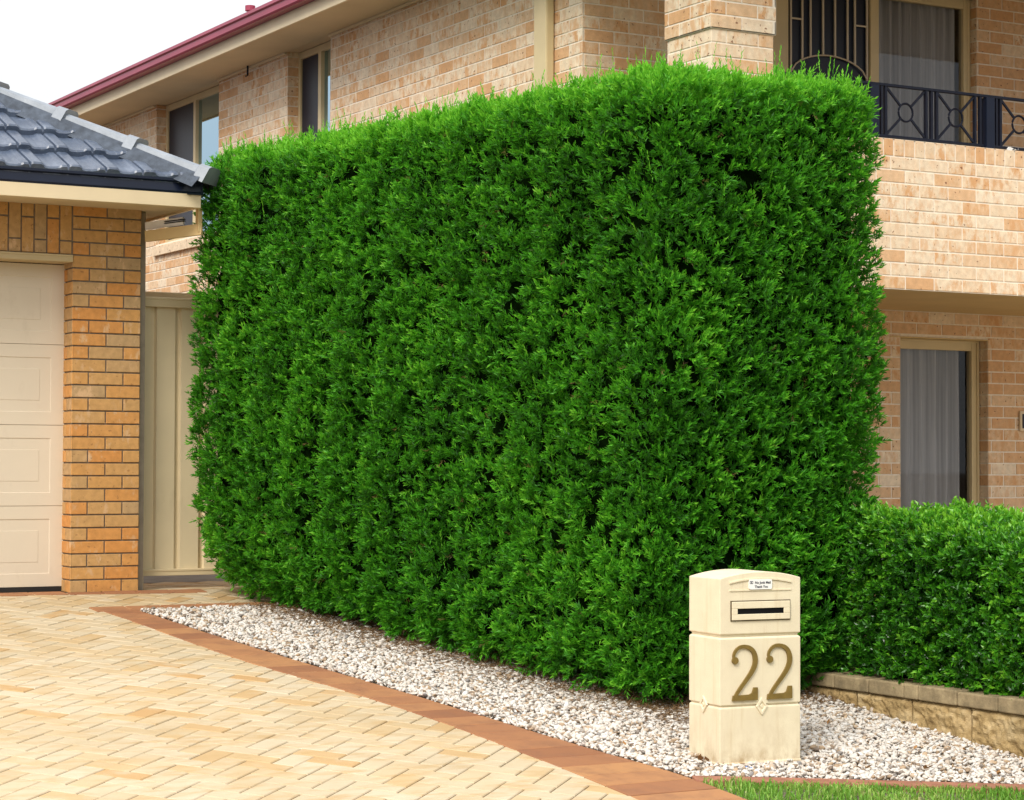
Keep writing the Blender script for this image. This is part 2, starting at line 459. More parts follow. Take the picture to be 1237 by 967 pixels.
# smooth curves of the driveway edge
def crom(P, n=10):
    P = np.array(P, float); P = np.vstack([2 * P[0] - P[1], P, 2 * P[-1] - P[-2]]); out = []
    for i in range(1, len(P) - 2):
        for t in np.linspace(0, 1, n, endpoint=False):
            a, b, c, d = P[i - 1], P[i], P[i + 1], P[i + 2]
            out.append(.5 * (2 * b + (c - a) * t + (2 * a - 5 * b + 4 * c - d) * t * t + (3 * b - a - 3 * c + d) * t ** 3))
    out.append(P[-2]); return np.array(out)
DR = crom([(4.535, 13.29), (4.60, 12.75), (4.655, 12.2), (4.745, 11.4), (4.905, 10.6), (5.035, 9.8), (5.10, 8.95), (5.128, 8.3), (5.13, 7.7), (5.09, 6.9), (4.98, 6.0), (4.75, 5.0)])
GR = crom([(4.765, 13.20), (4.835, 12.75), (4.90, 12.2), (5.03, 11.4), (5.17, 10.6), (5.31, 9.8), (5.45, 8.95), (5.575, 8.3), (5.60, 7.7), (5.58, 6.9), (5.48, 6.0), (5.28, 5.0)])
def u_at(Cv, v): return np.interp(v, Cv[::-1, 1], Cv[::-1, 0])

def in_paving(u, v, e=0.0):
    a = (v > 5.2) & (v < 13.345 + 0) & (u < u_at(DR, np.clip(v, 5, 13.29)) + e) & (u > -3.2)
    b = (v >= 13.345 - e) & (v < 14.02 + e) & (u < 5.0) & (u > -3.2)
    c = (v >= 13.30 - e) & (v < 14.9) & (u >= 4.7) & (u < 7.6)
    return a | b | c
# herringbone pavers
PW = .115; th = R(42.5); ct, sn = math.cos(th), math.sin(th)
mbV, mbF, mbT = [], [], []
gap = .0036
def add_paver(i, j, w, h):
    x0, x1, y0, y1 = i * PW + gap, (i + w) * PW - gap, j * PW + gap, (j + h) * PW - gap
    cu, cv = (x0 + x1) / 2, (y0 + y1) / 2
    u, v = ct * cu - sn * cv, sn * cu + ct * cv
    if not in_paving(np.array(u), np.array(v), .125): return
    if 4.45 < u < 5.12 and v > 13.93: return
    c = .004; dz = random.uniform(-.0012, .0012); k = len(mbV)
    for q, zz in ((0, -.03), (0, -.004), (c, 0)):
        for x, y in ((x0 + q, y0 + q), (x1 - q, y0 + q), (x1 - q, y1 - q), (x0 + q, y1 - q)):
            a, b = ct * x - sn * y, sn * x + ct * y
            mbV.append((a, b, float(zg(b)) + zz + dz))
    t = random.random(); t = t * .6 if random.random() < .66 else t
    for r in (0, 4):
        for e in range(4):
            l = (e + 1) % 4; mbF.append((k + r + e, k + r + l, k + r + 4 + l, k + r + 4 + e)); mbT.append(t)
    mbF.append((k + 8, k + 9, k + 10, k + 11)); mbT.append(t)
for i in range(-40, 190):
    for j in range(-110, 150):
        r = (i - j) % 4
        if r == 0: add_paver(i, j, 2, 1)
        elif r == 3: add_paver(i, j, 1, 2)
o = np_mesh('driveway', np.array(mbV), [np.array(mbF)], [M['paver']], None, mbT); tag(o, kind='structure')
o = sheet('paving_bed', [-3.3, 7.6], [5.0, 13.97, 14.95], -.022, M['joint_sand'])

# terracotta border of the driveway, back border and threshold strip
mb = MB()
def strip(A, B, step, zt=.004, g_=.005):
    A, B = np.array(A), np.array(B); mid = (A + B) / 2
    s = np.concatenate([[0], np.cumsum(np.linalg.norm(np.diff(mid, axis=0), axis=1))]); L = s[-1]; n = max(1, int(round(L / step)))
    for k in range(n):
        e0, e1 = k * L / n + g_, (k + 1) * L / n - g_
        q = []
        for e, Cc in ((e0, A), (e1, A), (e1, B), (e0, B)): q.append(np.array([np.interp(e, s, Cc[:, 0]), np.interp(e, s, Cc[:, 1])]))
        t = random.random(); dz = random.uniform(-.001, .001)
        mb.hexa([(*p, float(zg(p[1])) - .05) for p in q] + [(*p, float(zg(p[1])) + zt + dz) for p in q], t)
strip(DR, GR, .19)
strip([(4.50, 13.345), (7.6, 13.345)], [(4.50, 13.185), (7.6, 13.185)], .23, .006)
strip([(-3.0, 14.07), (4.56, 14.07)], [(-3.0, 13.90), (4.56, 13.90)], .23, .006)
strip([(4.56, 13.962), (5.5, 13.962)], [(4.56, 13.885), (5.5, 13.83)], .23, .006)
o = mb.build('driveway_border', M['border'], None, .003, seg=1); tag(o, kind='structure')

# garden kerb between gravel and lawn
KU = [(5.60, 8.215), (5.84, 8.118), (6.2, 7.97), (6.55, 7.815), (7.04, 7.60), (7.55, 7.36)]
mb = MB(); A = np.array(KU)
B = A + np.array([-.03, -.085])
strip(A, B, .6, .012, .0015)
o = mb.build('garden_kerb', M['kerb'], None, .006); tag(o, kind='structure')

# concrete apron behind the gate
o = sheet('side_path', [4.95, 7.6], [14.9, 15.5, 24], -.002, M['concrete_dark'])

# ------------------------------------------------------------------ gravel
def ico():
    bm = bmesh.new(); bmesh.ops.create_icosphere(bm, subdivisions=2, radius=1); bm.verts.ensure_lookup_table()
    v = np.array([x.co[:] for x in bm.verts]); f = np.array([[y.index for y in x.verts] for x in bm.faces]); bm.free(); return v, f
IV, IF = ico()
def kerb_v(u): return np.interp(u, A[:, 0], A[:, 1])
WALL_U = 7.42
def in_gravel(u, v):
    left = u_at(GR, np.clip(v, 5, 13.2)) + .004
    return (v < 13.17) & (u > left) & (v > kerb_v(np.clip(u, 5.6, 7.55)) + .008) & ((u < WALL_U - .005) | (v > 9.75)) & (u < 7.6)
n = 120000
u = rng.uniform(4.7, 7.6, n); v = rng.uniform(7.3, 13.2, n)
ok = in_gravel(u, v)
hl = .17 + .155 * 0
under = (u > 6.17 - (v - 9.34) * .175 + .20 + rng.normal(0, .06, n)) & (v > 9.62 + rng.normal(0, .05, n))  # pebbles thinned here, the bared dark bed deepens the hedge's contact shade
ok &= (~under) | (rng.random(n) < .22)
u, v = u[ok], v[ok]
cap = 40000
u, v = u[:cap], v[:cap]
n = len(u)
L = rng.uniform(.0065, .0195, n); Wd = L * rng.uniform(.42, .8, n); H = Wd * rng.uniform(.5, .9, n)
def euler_rows(n, tilt):
    a = rng.uniform(0, 2 * np.pi, n); b = rng.normal(0, tilt, n); c = rng.normal(0, tilt, n)
    ca, sa, cb, sb, cc, sc = np.cos(a), np.sin(a), np.cos(b), np.sin(b), np.cos(c), np.sin(c)
    return np.stack([np.stack([ca * cb, ca * sb * sc - sa * cc, ca * sb * cc + sa * sc], 1),
                     np.stack([sa * cb, sa * sb * sc + ca * cc, sa * sb * cc - ca * sc], 1),
                     np.stack([-sb, cb * sc, cb * cc], 1)], 1)
Rm = euler_rows(n, .42)
shape = IV[None] * np.stack([L, Wd, H], 1)[:, None, :]
w1 = rng.normal(0, 1, (n, 3)); w2 = rng.normal(0, 1, (n, 3))
def_ = 1 + .16 * np.sin(2.2 * np.einsum('ij,kj->ki', IV, w1)).reshape(n, -1) + .10 * np.sin(3.7 * np.einsum('ij,kj->ki', IV, w2) + 1)
shape = shape * def_[:, :, None]
P = np.einsum('nij,nkj->nki', Rm, shape)
lift = zg(v) + rng.uniform(-.004, .016, n) + H * .5
P += np.stack([u, v, lift], 1)[:, None, :]
tone = rng.random(n); tone = np.where(rng.random(n) < .74, tone * .62, .62 + tone * .38)
F = (IF[None] + (np.arange(n) * len(IV))[:, None, None]).reshape(-1, 3)
o = np_mesh('gravel', P.reshape(-1, 3), [F], [M['pebble']], None, np.repeat(tone, len(IF)), smooth=True)
tag(o, 'white and cream pebbles spread between the brick border and the hedges', None, None, 'stuff')
del P, shape, F
o = sheet('gravel_bed', [4.6, 7.7], list(np.linspace(7.2, 13.2, 4)), -.02, plain('gravel_bed', (.20, .165, .125), .95, .4, 40, .1, .6))

# ================================================================== HEDGES
def leaves(base, d, nrm, length, width, droop=.0):
    """diamond leaves folded on the midrib -> verts (N,4,3)"""
    side = np.cross(d, nrm); side /= np.linalg.norm(side, axis=1)[:, None] + 1e-9
    up = np.cross(side, d)
    L = length[:, None]; Wd = width[:, None]
    return np.stack([base, base + d * L * .45 + side * Wd / 2 + up * Wd * .22, base + d * L - up * L * droop, base + d * L * .45 - side * Wd / 2 + up * Wd * .22], 1)
def unit(a): return a / (np.linalg.norm(a, axis=1)[:, None] + 1e-9)
def rand_dir(n): return unit(rng.normal(0, 1, (n, 3)))

def sprigs(pos, out, stem_len, nleaf, leaf_len, leaf_w, tone0, spread=.75):
    """every sprig: nleaf narrow leaves spiralling off a short stem"""
    n = len(pos); k = np.arange(nleaf)
    a = unit(np.cross(out, rand_dir(n))); b = np.cross(out, a)
    ang = k[None] * 2.4 + rng.uniform(0, 6.28, n)[:, None] + rng.normal(0, .35, (n, nleaf))
    t = (k[None] + .5) / nleaf
    radial = a[:, None] * np.cos(ang)[..., None] + b[:, None] * np.sin(ang)[..., None]
    base = pos[:, None] + out[:, None] * (t * stem_len[:, None])[..., None]
    sp = spread * (1.0 - .65 * t)[..., None]
    d = out[:, None] * (.62 + .5 * t)[..., None] + radial * sp + rng.normal(0, .14, (n, nleaf, 3))
    d = unit(d.reshape(-1, 3)); base = base.reshape(-1, 3)
    nr = unit(np.cross(d, np.cross(out[:, None].repeat(nleaf, 1).reshape(-1, 3), d)) + rng.normal(0, .3, d.shape))
    ll = (leaf_len * rng.uniform(.65, 1.25, n * nleaf)); ww = leaf_w * rng.uniform(.7, 1.2, n * nleaf)
    V = leaves(base, d, nr, ll, ww, .08)
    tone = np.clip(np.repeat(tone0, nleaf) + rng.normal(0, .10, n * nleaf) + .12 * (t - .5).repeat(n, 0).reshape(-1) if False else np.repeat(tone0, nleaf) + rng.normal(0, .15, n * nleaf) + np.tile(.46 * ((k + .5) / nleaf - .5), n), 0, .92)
    return V, tone
def leaf_mesh(name, Vs, Ts, m, parent):
    V = np.concatenate(Vs).reshape(-1, 3); t = np.concatenate(Ts); n = len(t)
    b = (np.arange(n) * 4)[:, None]
    F = np.concatenate([np.stack([b, b + 1, b + 2], 2).reshape(-1, 1, 3), np.stack([b, b + 2, b + 3], 2).reshape(-1, 1, 3)], 1).reshape(-1, 3)
    return np_mesh(name, V, [F], [m], parent, np.repeat(t, 2))

class HedgeForm:
    """rounded box: w across, s along, h height -> world"""
    def __init__(s, nl, nr, fl, fr, ztop, zlow, rad, taper, amp, plant):
        s.c = [np.array(x) for x in (nl, nr, fl, fr)]; s.ztop = ztop; s.zlow = zlow; s.r = rad; s.tp = taper; s.amp = amp; s.plant = plant; s.lean = .07 if ztop > 2 else 0.0; s.drop = 0.0 if ztop > 2 else .058
        s.HW = .5 * (np.linalg.norm(s.c[0] - s.c[1]) + np.linalg.norm(s.c[2] - s.c[3])) / 2
        s.HS = .5 * np.linalg.norm((s.c[0] + s.c[1] - s.c[2] - s.c[3]) / 2); s.HH = (ztop - .2) / 2
    def sample(s, n, weights):
        dims = np.array((s.HW, s.HS, s.HH)); ar = []
        faces = [(0, -1), (0, 1), (1, -1), (1, 1), (2, 1), (2, -1)]
        for (ax, sg), w in zip(faces, weights):
            o = [i for i in range(3) if i != ax]; ar.append(4 * dims[o[0]] * dims[o[1]] * w)
        ar = np.array(ar); pick = rng.choice(6, n, p=ar / ar.sum())
        P = rng.uniform(-1, 1, (n, 3)) * dims; ax = np.array([f[0] for f in faces])[pick]; sg = np.array([f[1] for f in faces])[pick]
        P[np.arange(n), ax] = sg * dims[ax]
        return s.round(P)
    def round(s, P):
        dims = np.array((s.HW, s.HS, s.HH)); q = np.clip(P, -(dims - s.r), dims - s.r); d = P - q
        nrm = unit(d); return q + nrm * s.r, nrm
    def world(s, P, nrm, depth):
        P = P.copy()
        bul = s.amp * (np.abs(np.cos(np.pi * (P[:, 1] + .35 * s.plant * np.sin(P[:, 2] * 1.3)) / s.plant)) - .6)
        bul = bul + .05 * (vnoise(P, 2.3, 3) - .5) + .055 * (vnoise(P, 7.5, 4) - .5)
        P = P + nrm * (bul - depth)[:, None]
        w = P[:, 0] / s.HW; t = P[:, 1] / s.HS; h = (P[:, 2] + s.HH) / (2 * s.HH)
        k = 1 - s.tp * (.35 + .65 * (t + 1) / 2) * np.clip(1 - h / .22, 0, 1) ** 2
        k = k - .05 * np.clip((h - .55) / .45, 0, 1) ** 1.5
        a = (w * k + 1) / 2; b = (t * (1 - .22 * s.tp * np.clip(1 - h / .22, 0, 1) ** 2) + 1) / 2
        nl, nr, fl, fr = s.c
        xy = (nl * ((1 - a) * (1 - b))[:, None] + nr * (a * (1 - b))[:, None] + fl * ((1 - a) * b)[:, None] + fr * (a * b)[:, None])
        zb = zg(xy[:, 1]) + s.zlow if s.zlow < .15 else np.full(len(P), s.zlow)
        z = zb + h * (s.ztop + s.lean * (w + 1) / 2 - s.drop * (1 - t) * s.HS - zb)
        ax = unit(((fl + fr - nl - nr) / 2)[None])[0]; lt = np.array((ax[1], -ax[0]))
        N3 = np.stack([nrm[:, 0] * lt[0] + nrm[:, 1] * ax[0], nrm[:, 0] * lt[1] + nrm[:, 1] * ax[1], nrm[:, 2]], 1)
        return np.column_stack([xy, z]), unit(N3)

CH = HedgeForm((6.17, 9.34), (7.74, 9.50), (5.38, 13.85), (7.05, 14.0), 3.42, .055, .17, .24, .07, .44)
hedge = thing('conifer_hedge', 'tall clipped bright green conifer hedge towering over the gravel bed', 'hedge', (6.6, 11.7, float(zg(11.7))))
Vs, Ts = [], []
def tufts(form, ntuft, per, dmin, dmax, wts, r=.026, fan=.55, upb=.34):
    P, nr = form.sample(ntuft, wts); W_, N_ = form.world(P, nr, rng.uniform(dmin, dmax, ntuft))
    ax_ = unit(N_ * .75 + np.array((0, 0, upb)) + rng.normal(0, .30, (ntuft, 3)))
    m_ = ntuft * per
    W2 = np.repeat(W_, per, 0); A2 = np.repeat(ax_, per, 0); N2 = np.repeat(N_, per, 0)
    off_ = rng.normal(0, r, (m_, 3)); off_ -= A2 * (np.einsum('ij,ij->i', off_, A2) * .5)[:, None]
    out_ = unit(A2 + off_ / r * fan * .5 + rng.normal(0, .22, (m_, 3)))
    return W2 + off_, N2, out_, np.repeat(rng.normal(0, .15, ntuft), per)
for ntuft, per, dmin, dmax, wts in ((18500, 3, -.03, .05, (1, 1.1, 1.1, .6, 1.25, .4)), (14500, 3, .045, .14, (1, 1.2, 1.15, .5, .8, .2))):
    W_, N_, out, tt = tufts(CH, ntuft, per, dmin, dmax, wts, .013, .5, .52); n = len(W_)
    patch = vnoise(W_, 3.1, 8)
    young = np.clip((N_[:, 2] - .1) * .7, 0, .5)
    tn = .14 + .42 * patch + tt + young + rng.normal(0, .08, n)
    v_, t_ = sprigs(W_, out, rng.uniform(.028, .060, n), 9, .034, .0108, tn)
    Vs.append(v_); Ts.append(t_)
# stray shoots on the crest and flanks
NS = 1500; P, nr = CH.sample(NS, (.07, .1, .10, .1, 1.0, 0)); W_, N_ = CH.world(P, nr, np.full(NS, .02))
out = unit(N_ * .35 + np.array((0, 0, .9)) + rng.normal(0, .20, (NS, 3)))
v_, t_ = sprigs(W_, out, rng.uniform(.07, .17, NS) * (1 + .5 * (rng.random(NS) < .12)), 15, .026, .0068, np.clip(rng.normal(.74, .12, NS), 0, .9), .42)
Vs.append(v_); Ts.append(t_)
# a few browned sprigs
P, nr = CH.sample(240, (1, .2, 1, .3, .2, 0)); W_, N_ = CH.world(P, nr, rng.uniform(-.01, .05, 240))
v_, t_ = sprigs(W_, unit(N_ + rng.normal(0, .5, (240, 3))), rng.uniform(.03, .06, 240), 7, .028, .005, np.full(240, .5))
Vs.append(v_); Ts.append(rng.uniform(.955, 1, len(t_)))
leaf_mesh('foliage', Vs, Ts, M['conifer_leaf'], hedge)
# near-black shell, its colour standing in for the shade inside the hedge
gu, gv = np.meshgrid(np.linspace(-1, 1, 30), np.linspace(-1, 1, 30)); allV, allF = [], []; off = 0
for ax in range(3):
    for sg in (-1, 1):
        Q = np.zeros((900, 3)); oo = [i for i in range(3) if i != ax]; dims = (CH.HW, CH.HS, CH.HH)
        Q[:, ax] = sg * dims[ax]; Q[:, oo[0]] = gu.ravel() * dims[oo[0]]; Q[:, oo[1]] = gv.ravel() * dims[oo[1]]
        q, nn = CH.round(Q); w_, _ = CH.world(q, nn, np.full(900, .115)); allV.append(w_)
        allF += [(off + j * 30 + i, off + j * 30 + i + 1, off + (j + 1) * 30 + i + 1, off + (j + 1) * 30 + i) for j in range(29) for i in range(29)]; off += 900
np_mesh('dark_core', np.concatenate(allV), [np.array(allF)], [M['hedge_core']], hedge, smooth=True)
for k in range(8):
    t = (k + .5) / 8; nl, nr_, fl, fr = CH.c
    c = (nl * .5 + nr_ * .5) * (1 - t) + (fl * .5 + fr * .5) * t + rng.normal(0, .04, 2)
    z0 = float(zg(c[1])); mb = MB()
    mb.tube([(c[0], c[1], z0 - .05), (c[0] + .02, c[1], z0 + .3), (c[0] + random.uniform(-.05, .05), c[1], z0 + 1.2), (c[0], c[1], z0 + 2.6)], [.05, .04, .03, .012], 9)
    mb.build('trunk', M['bark'], hedge, smooth=True)

BH = HedgeForm((7.50, 5.2), (8.55, 5.2), (7.50, 9.50), (8.55, 9.75), 1.10, .22, .13, .0, .035, .8)
BH.HH = .44
box = thing('box_hedge', 'low clipped hedge of rounded glossy leaves growing above the block wall', 'hedge', (8.0, 7.5, .2))
Vs, Ts = [], []
for ntuft, per, dmin, dmax in ((3300, 5, -.03, .06), (2600, 4, .06, .17)):
    W_, N_, out, tt = tufts(BH, ntuft, per, dmin, dmax, (1.2, .15, .5, 1.0, 1.0, .1), .028, .7, .45); n = len(W_)
    tn = .18 + .40 * vnoise(W_, 4.0, 18) + tt + np.clip((N_[:, 2] - .2) * .5, 0, .35) + rng.normal(0, .10, n)
    v_, t_ = sprigs(W_, out, rng.uniform(.03, .055, n), 8, .032, .018, tn, 1.0)
    Vs.append(v_); Ts.append(t_)
P, nr = BH.sample(260, (.1, .1, .2, .1, 1, 0)); W_, N_ = BH.world(P, nr, np.full(260, .02))
v_, t_ = sprigs(W_, unit(N_ + np.array((0, 0, .6)) + rng.normal(0, .3, (260, 3))), rng.uniform(.06, .11, 260), 10, .026, .013, np.clip(rng.normal(.8, .1, 260), 0, .92), .9)
Vs.append(v_); Ts.append(t_)
leaf_mesh('foliage', Vs, Ts, M['box_leaf'], box)
mb = MB(); mb.box((7.72, 5.4, .2), (8.35, 9.45, .90)); mb.build('dark_core', M['hedge_core'], box, .08)  # near-black box standing in for the shade inside the low hedge
for k in range(5):
    mb = MB(); c = (7.9, 5.7 + k * .85); mb.tube([(c[0], c[1], .1), (c[0] + .03, c[1], .4), (c[0], c[1] + .04, .8)], [.03, .025, .012], 8); mb.build('trunk', M['bark'], box, smooth=True)

# needle litter under the hedge
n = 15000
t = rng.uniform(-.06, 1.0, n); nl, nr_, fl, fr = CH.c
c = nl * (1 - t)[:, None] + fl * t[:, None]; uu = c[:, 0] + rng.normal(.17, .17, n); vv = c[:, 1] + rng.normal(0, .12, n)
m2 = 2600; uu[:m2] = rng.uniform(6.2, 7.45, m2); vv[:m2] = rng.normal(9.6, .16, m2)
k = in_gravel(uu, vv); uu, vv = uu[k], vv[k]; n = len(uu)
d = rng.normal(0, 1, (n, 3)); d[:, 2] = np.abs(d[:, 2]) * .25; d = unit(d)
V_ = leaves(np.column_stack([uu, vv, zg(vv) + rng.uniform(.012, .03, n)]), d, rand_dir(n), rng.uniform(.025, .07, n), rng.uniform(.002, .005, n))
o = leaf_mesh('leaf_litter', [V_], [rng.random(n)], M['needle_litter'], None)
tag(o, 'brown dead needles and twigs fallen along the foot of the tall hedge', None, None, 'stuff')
# odd dry leaves among the pebbles
spots = [(5.80, 8.36, .05), (5.76, 8.40, .045), (6.72, 7.93, .05), (7.00, 7.74, .04), (6.45, 8.02, .045), (6.60, 8.55, .04), (6.95, 8.3, .04), (5.50, 9.6, .035), (5.62, 8.78, .04), (7.2, 8.2, .035), (6.9, 8.9, .04), (6.3, 8.45, .03)]
V_ = []
for (a, b, s_) in spots:
    for q in range(2):
        dd = unit(np.array([[random.gauss(0, 1), random.gauss(0, 1), random.uniform(.1, .5)]]))
        V_.append(leaves(np.array([[a + random.gauss(0, .01), b, float(zg(b)) + .028]]), dd, np.array([[.2, .1, 1.]]), np.array([s_]), np.array([s_ * .5]), -.2))
o = leaf_mesh('fallen_leaves', V_, [np.full(1, .5)] * len(V_), plain('dry_leaf', (.30, .15, .05), .7, .3, 40), None)
tag(o, 'curled brown dry leaves dropped among the white pebbles', None, None, 'stuff')

# lawn
n = 60000
uu = rng.uniform(5.45, 8.6, n); vv = rng.uniform(4.8, 8.3, n)
k = (uu > u_at(GR, np.clip(vv, 5, 13)) + .0) & (vv < kerb_v(np.clip(uu, 5.6, 7.55)) - .085 + rng.normal(0, .012, n))
uu, vv = uu[k], vv[k]; n = len(uu)
clump = vnoise(np.column_stack([uu, vv, vv * 0]), 7, 31)
hgt = rng.uniform(.02, .045, n) * (.7 + .7 * clump); ang = rng.uniform(0, 6.28, n); wd = rng.uniform(.0025, .0045, n); lean = rng.uniform(.1, 1.0, n)
b0 = np.column_stack([uu, vv, zg(vv) - .008]); hd = np.column_stack([np.cos(ang), np.sin(ang), ang * 0]); sd = np.column_stack([-np.sin(ang), np.cos(ang), ang * 0])
m1 = b0 + Z * (hgt * .6)[:, None] + hd * (hgt * lean * .25)[:, None]; tp = b0 + Z * (hgt * (1.05 - .3 * lean))[:, None] + hd * (hgt * lean * .9)[:, None]
V_ = np.stack([b0 - sd * wd[:, None], b0 + sd * wd[:, None], m1 + sd * wd[:, None] * .8, m1 - sd * wd[:, None] * .8, tp], 1).reshape(-1, 3)
b = (np.arange(n) * 5)[:, None]
tone = np.clip(rng.normal(.42, .2, n) + .5 * (vnoise(np.column_stack([uu, vv, vv * 0]), 5, 41) - .45), 0, 1)
o = np_mesh('grass', V_, [np.hstack([b, b + 1, b + 2, b + 3]), np.hstack([b + 3, b + 2, b + 4])], [M['grass']], None, np.concatenate([tone, tone]))
tag(o, 'short bright green lawn grass in front of the red kerb', None, None, 'stuff')
o = sheet('lawn_soil', [5.0, 9, 14], [1.6, 5.0, 7.5], -.022, plain('lawn_soil', (.26, .28, .09), .95, .4, 30, .1, .5))

# ================================================================== RETAINING WALL
rw = thing('retaining_wall', 'low split-faced sandstone block wall with flat capping below the short hedge', 'garden wall', (7.6, 7.5, 0))
CAPZ0, CAPZ1 = .182, .258
def rough_block(v0, v1, z0, z1, u, depth, nv, nz, amp, seed, mbx):
    gv_, gz_ = np.meshgrid(np.linspace(v0, v1, nv), np.linspace(z0, z1, nz))
    P = np.column_stack([np.full(nv * nz, u), gv_.ravel(), gz_.ravel()])
    e = np.minimum(np.minimum(P[:, 1] - v0, v1 - P[:, 1]), np.minimum(P[:, 2] - z0, z1 - P[:, 2]))
    a = np.clip(e / .022, 0, 1)
    P[:, 0] -= a * amp * (.4 + 1.2 * vnoise(P * np.array((1, 1, 1.5)), 22, seed) + .7 * (vnoise(P, 55, seed + 1) - .5))
    i = len(mbx.v); mbx.v += [tuple(p) for p in P]
    for r in range(nz - 1):
        for c_ in range(nv - 1):
            mbx.f.append((i + r * nv + c_, i + r * nv + c_ + 1, i + (r + 1) * nv + c_ + 1, i + (r + 1) * nv + c_)); mbx.t.append(.5); mbx.m.append(0)
    mbx.box((u + .0, v0, z0), (u + depth, v1, z1))
v = 9.78; k = 0; mb = MB()
while v > 5.0:
    l = .455; rough_block(v - l + .005, v - .005, min(float(zg(v - l)) - .10, .0), CAPZ0 - .004, WALL_U + .014, .16, 56, 34, .021, 50 + k, mb); v -= l; k += 1
mb.build('blockwork', M['block'], rw)
mb = MB(); mb.box((WALL_U + .03, 5.0, -.3), (WALL_U + .15, 9.77, CAPZ0 - .008)); mb.build('core', M['joint_sand'], rw)
v = 9.80; mb = MB(); k = 0
while v > 5.0:
    l = (.30, .295, .29, .115, .30)[k % 5]; zj = random.uniform(-.003, .003)
    mb.box((WALL_U - .012 + random.uniform(-.004, .004), v - l + .003, CAPZ0 + .001), (WALL_U + .20, v - .003, CAPZ1 + zj)); v -= l; k += 1
mb.build('capping', M['capstone'], rw, .009, seg=3)
gb = np_mesh('garden_bed', [(WALL_U + .15, 5, .19), (8.7, 5, .19), (8.7, 10.9, .19), (WALL_U + .15, 10.9, .19)], [np.array([[0, 1, 2, 3]])], [M['earth']]); tag(gb, kind='structure')
pc = np_mesh('bounce_paving', [(8.7, 2, .165), (15, 2, .165), (15, 12.5, .165), (8.7, 12.5, .165)], [np.array([[0, 1, 2, 3]])], [plain('bounce_cream', (.52, .42, .28), .8, .15, 6)]); tag(pc, kind='structure')  # unseen cream paving, added to bounce light up to the soffit and wall

# ================================================================== LETTERBOX
lb = thing('letterbox', 'cream concrete pillar letterbox with brown number 22 standing in white gravel', 'letterbox', (5.844, 8.338, -.012), R(-4.2), local=True)
LW, LD = .44, .285
def ring(z, q): return [(-q, -q, z), (LW + q, -q, z), (LW + q, LD + q, z), (-q, LD + q, z)]
def stack(levels, name, top=None):
    mb = MB()
    for (z0, q0), (z1, q1) in zip(levels, levels[1:]):
        a, b = ring(z0, q0), ring(z1, q1)
        for k in range(4):
            l = (k + 1) % 4; mb.poly([a[k], a[l], b[l], b[k]])
    mb.poly(list(reversed(ring(*levels[0]))))
    if top is None: mb.poly(ring(*levels[-1]))
    else:
        z, q = levels[-1]; n = 16; xs = np.linspace(-q, LW + q, n + 1); zz = z + top * (1 - ((xs - LW / 2) / (LW / 2 + q)) ** 2)
        zz[0] = zz[-1] = z
        for k in range(n): mb.poly([(xs[k], -q, zz[k]), (xs[k + 1], -q, zz[k + 1]), (xs[k + 1], LD + q, zz[k + 1]), (xs[k], LD + q, zz[k])])
        mb.poly([(x, -q, c) for x, c in zip(xs, zz)] ); mb.poly([(x, LD + q, c) for x, c in zip(xs[::-1], zz[::-1])])
    bm_o = mb
    me_o = bm_o.build(name, M['letterbox'], lb, 0)
    bm = bmesh.new(); bm.from_mesh(me_o.data); bmesh.ops.remove_doubles(bm, verts=bm.verts, dist=1e-5)
    bmesh.ops.recalc_face_normals(bm, faces=bm.faces)
    ed = [e for e in bm.edges if len(e.link_faces) == 2 and e.calc_face_angle(0) > .6]
    bmesh.ops.bevel(bm, geom=ed, offset=.0035, segments=2, profile=.5, affect='EDGES', clamp_overlap=True)
    bm.to_mesh(me_o.data); bm.free(); return me_o
stack([(-.06, .004), (.022, .004), (.028, 0), (.277, 0), (.284, -.007)], 'base_block')
stack([(.284, -.0071), (.289, -.007), (.292, 0), (.598, 0), (.606, -.009)], 'number_block')
stack([(.606, -.0091), (.616, -.009), (.620, .0), (.878, .0)], 'slot_block', .030)
def diamond(cx, cz, hw, hh, face, parent=lb):
    mb = MB(); lay = [(hw, hh, 0.0), (hw * .93, hh * .93, .007), (hw * .62, hh * .62, .007), (hw * .52, hh * .52, .001), (hw * .3, hh * .3, .001), (hw * .22, hh * .22, .006)]
    def pt(a, b, o): return (cx + a, -o - .0005, cz + b) if face == 'front' else (-o - .0005, cx + a, cz + b)
    rings = [[pt(-a, 0, o), pt(0, -b, o), pt(a, 0, o), pt(0, b, o)] for a, b, o in lay]
    for r0, r1 in zip(rings, rings[1:]):
        for k in range(4): mb.poly([r0[k], r0[(k + 1) % 4], r1[(k + 1) % 4], r1[k]])
    mb.poly(rings[-1]); return mb.build('diamond_ornament', M['letterbox'], parent)
diamond(.224, .281, .032, .043, 'front'); diamond(.145, .285, .037, .042, 'side')
# incised arch moulding above the slot
mb = MB(); xs = np.linspace(.05, .388, 15); arc = .858 + .018 * (1 - ((xs - .219) / .169) ** 2)
for k in range(14):
    for (dz0, dz1) in ((-.004, .003),):
        mb.hexa([(xs[k], -.006, arc[k] + dz0), (xs[k + 1], -.006, arc[k + 1] + dz0), (xs[k + 1], .002, arc[k + 1] + dz0), (xs[k], .002, arc[k] + dz0),
                 (xs[k], -.006, arc[k] + dz1), (xs[k + 1], -.006, arc[k + 1] + dz1), (xs[k + 1], .002, arc[k + 1] + dz1), (xs[k], .002, arc[k] + dz1)])
mb.box((.05, -.004, .819), (.388, .002, .825))
mb.build('arch_moulding', M['letterbox'], lb)
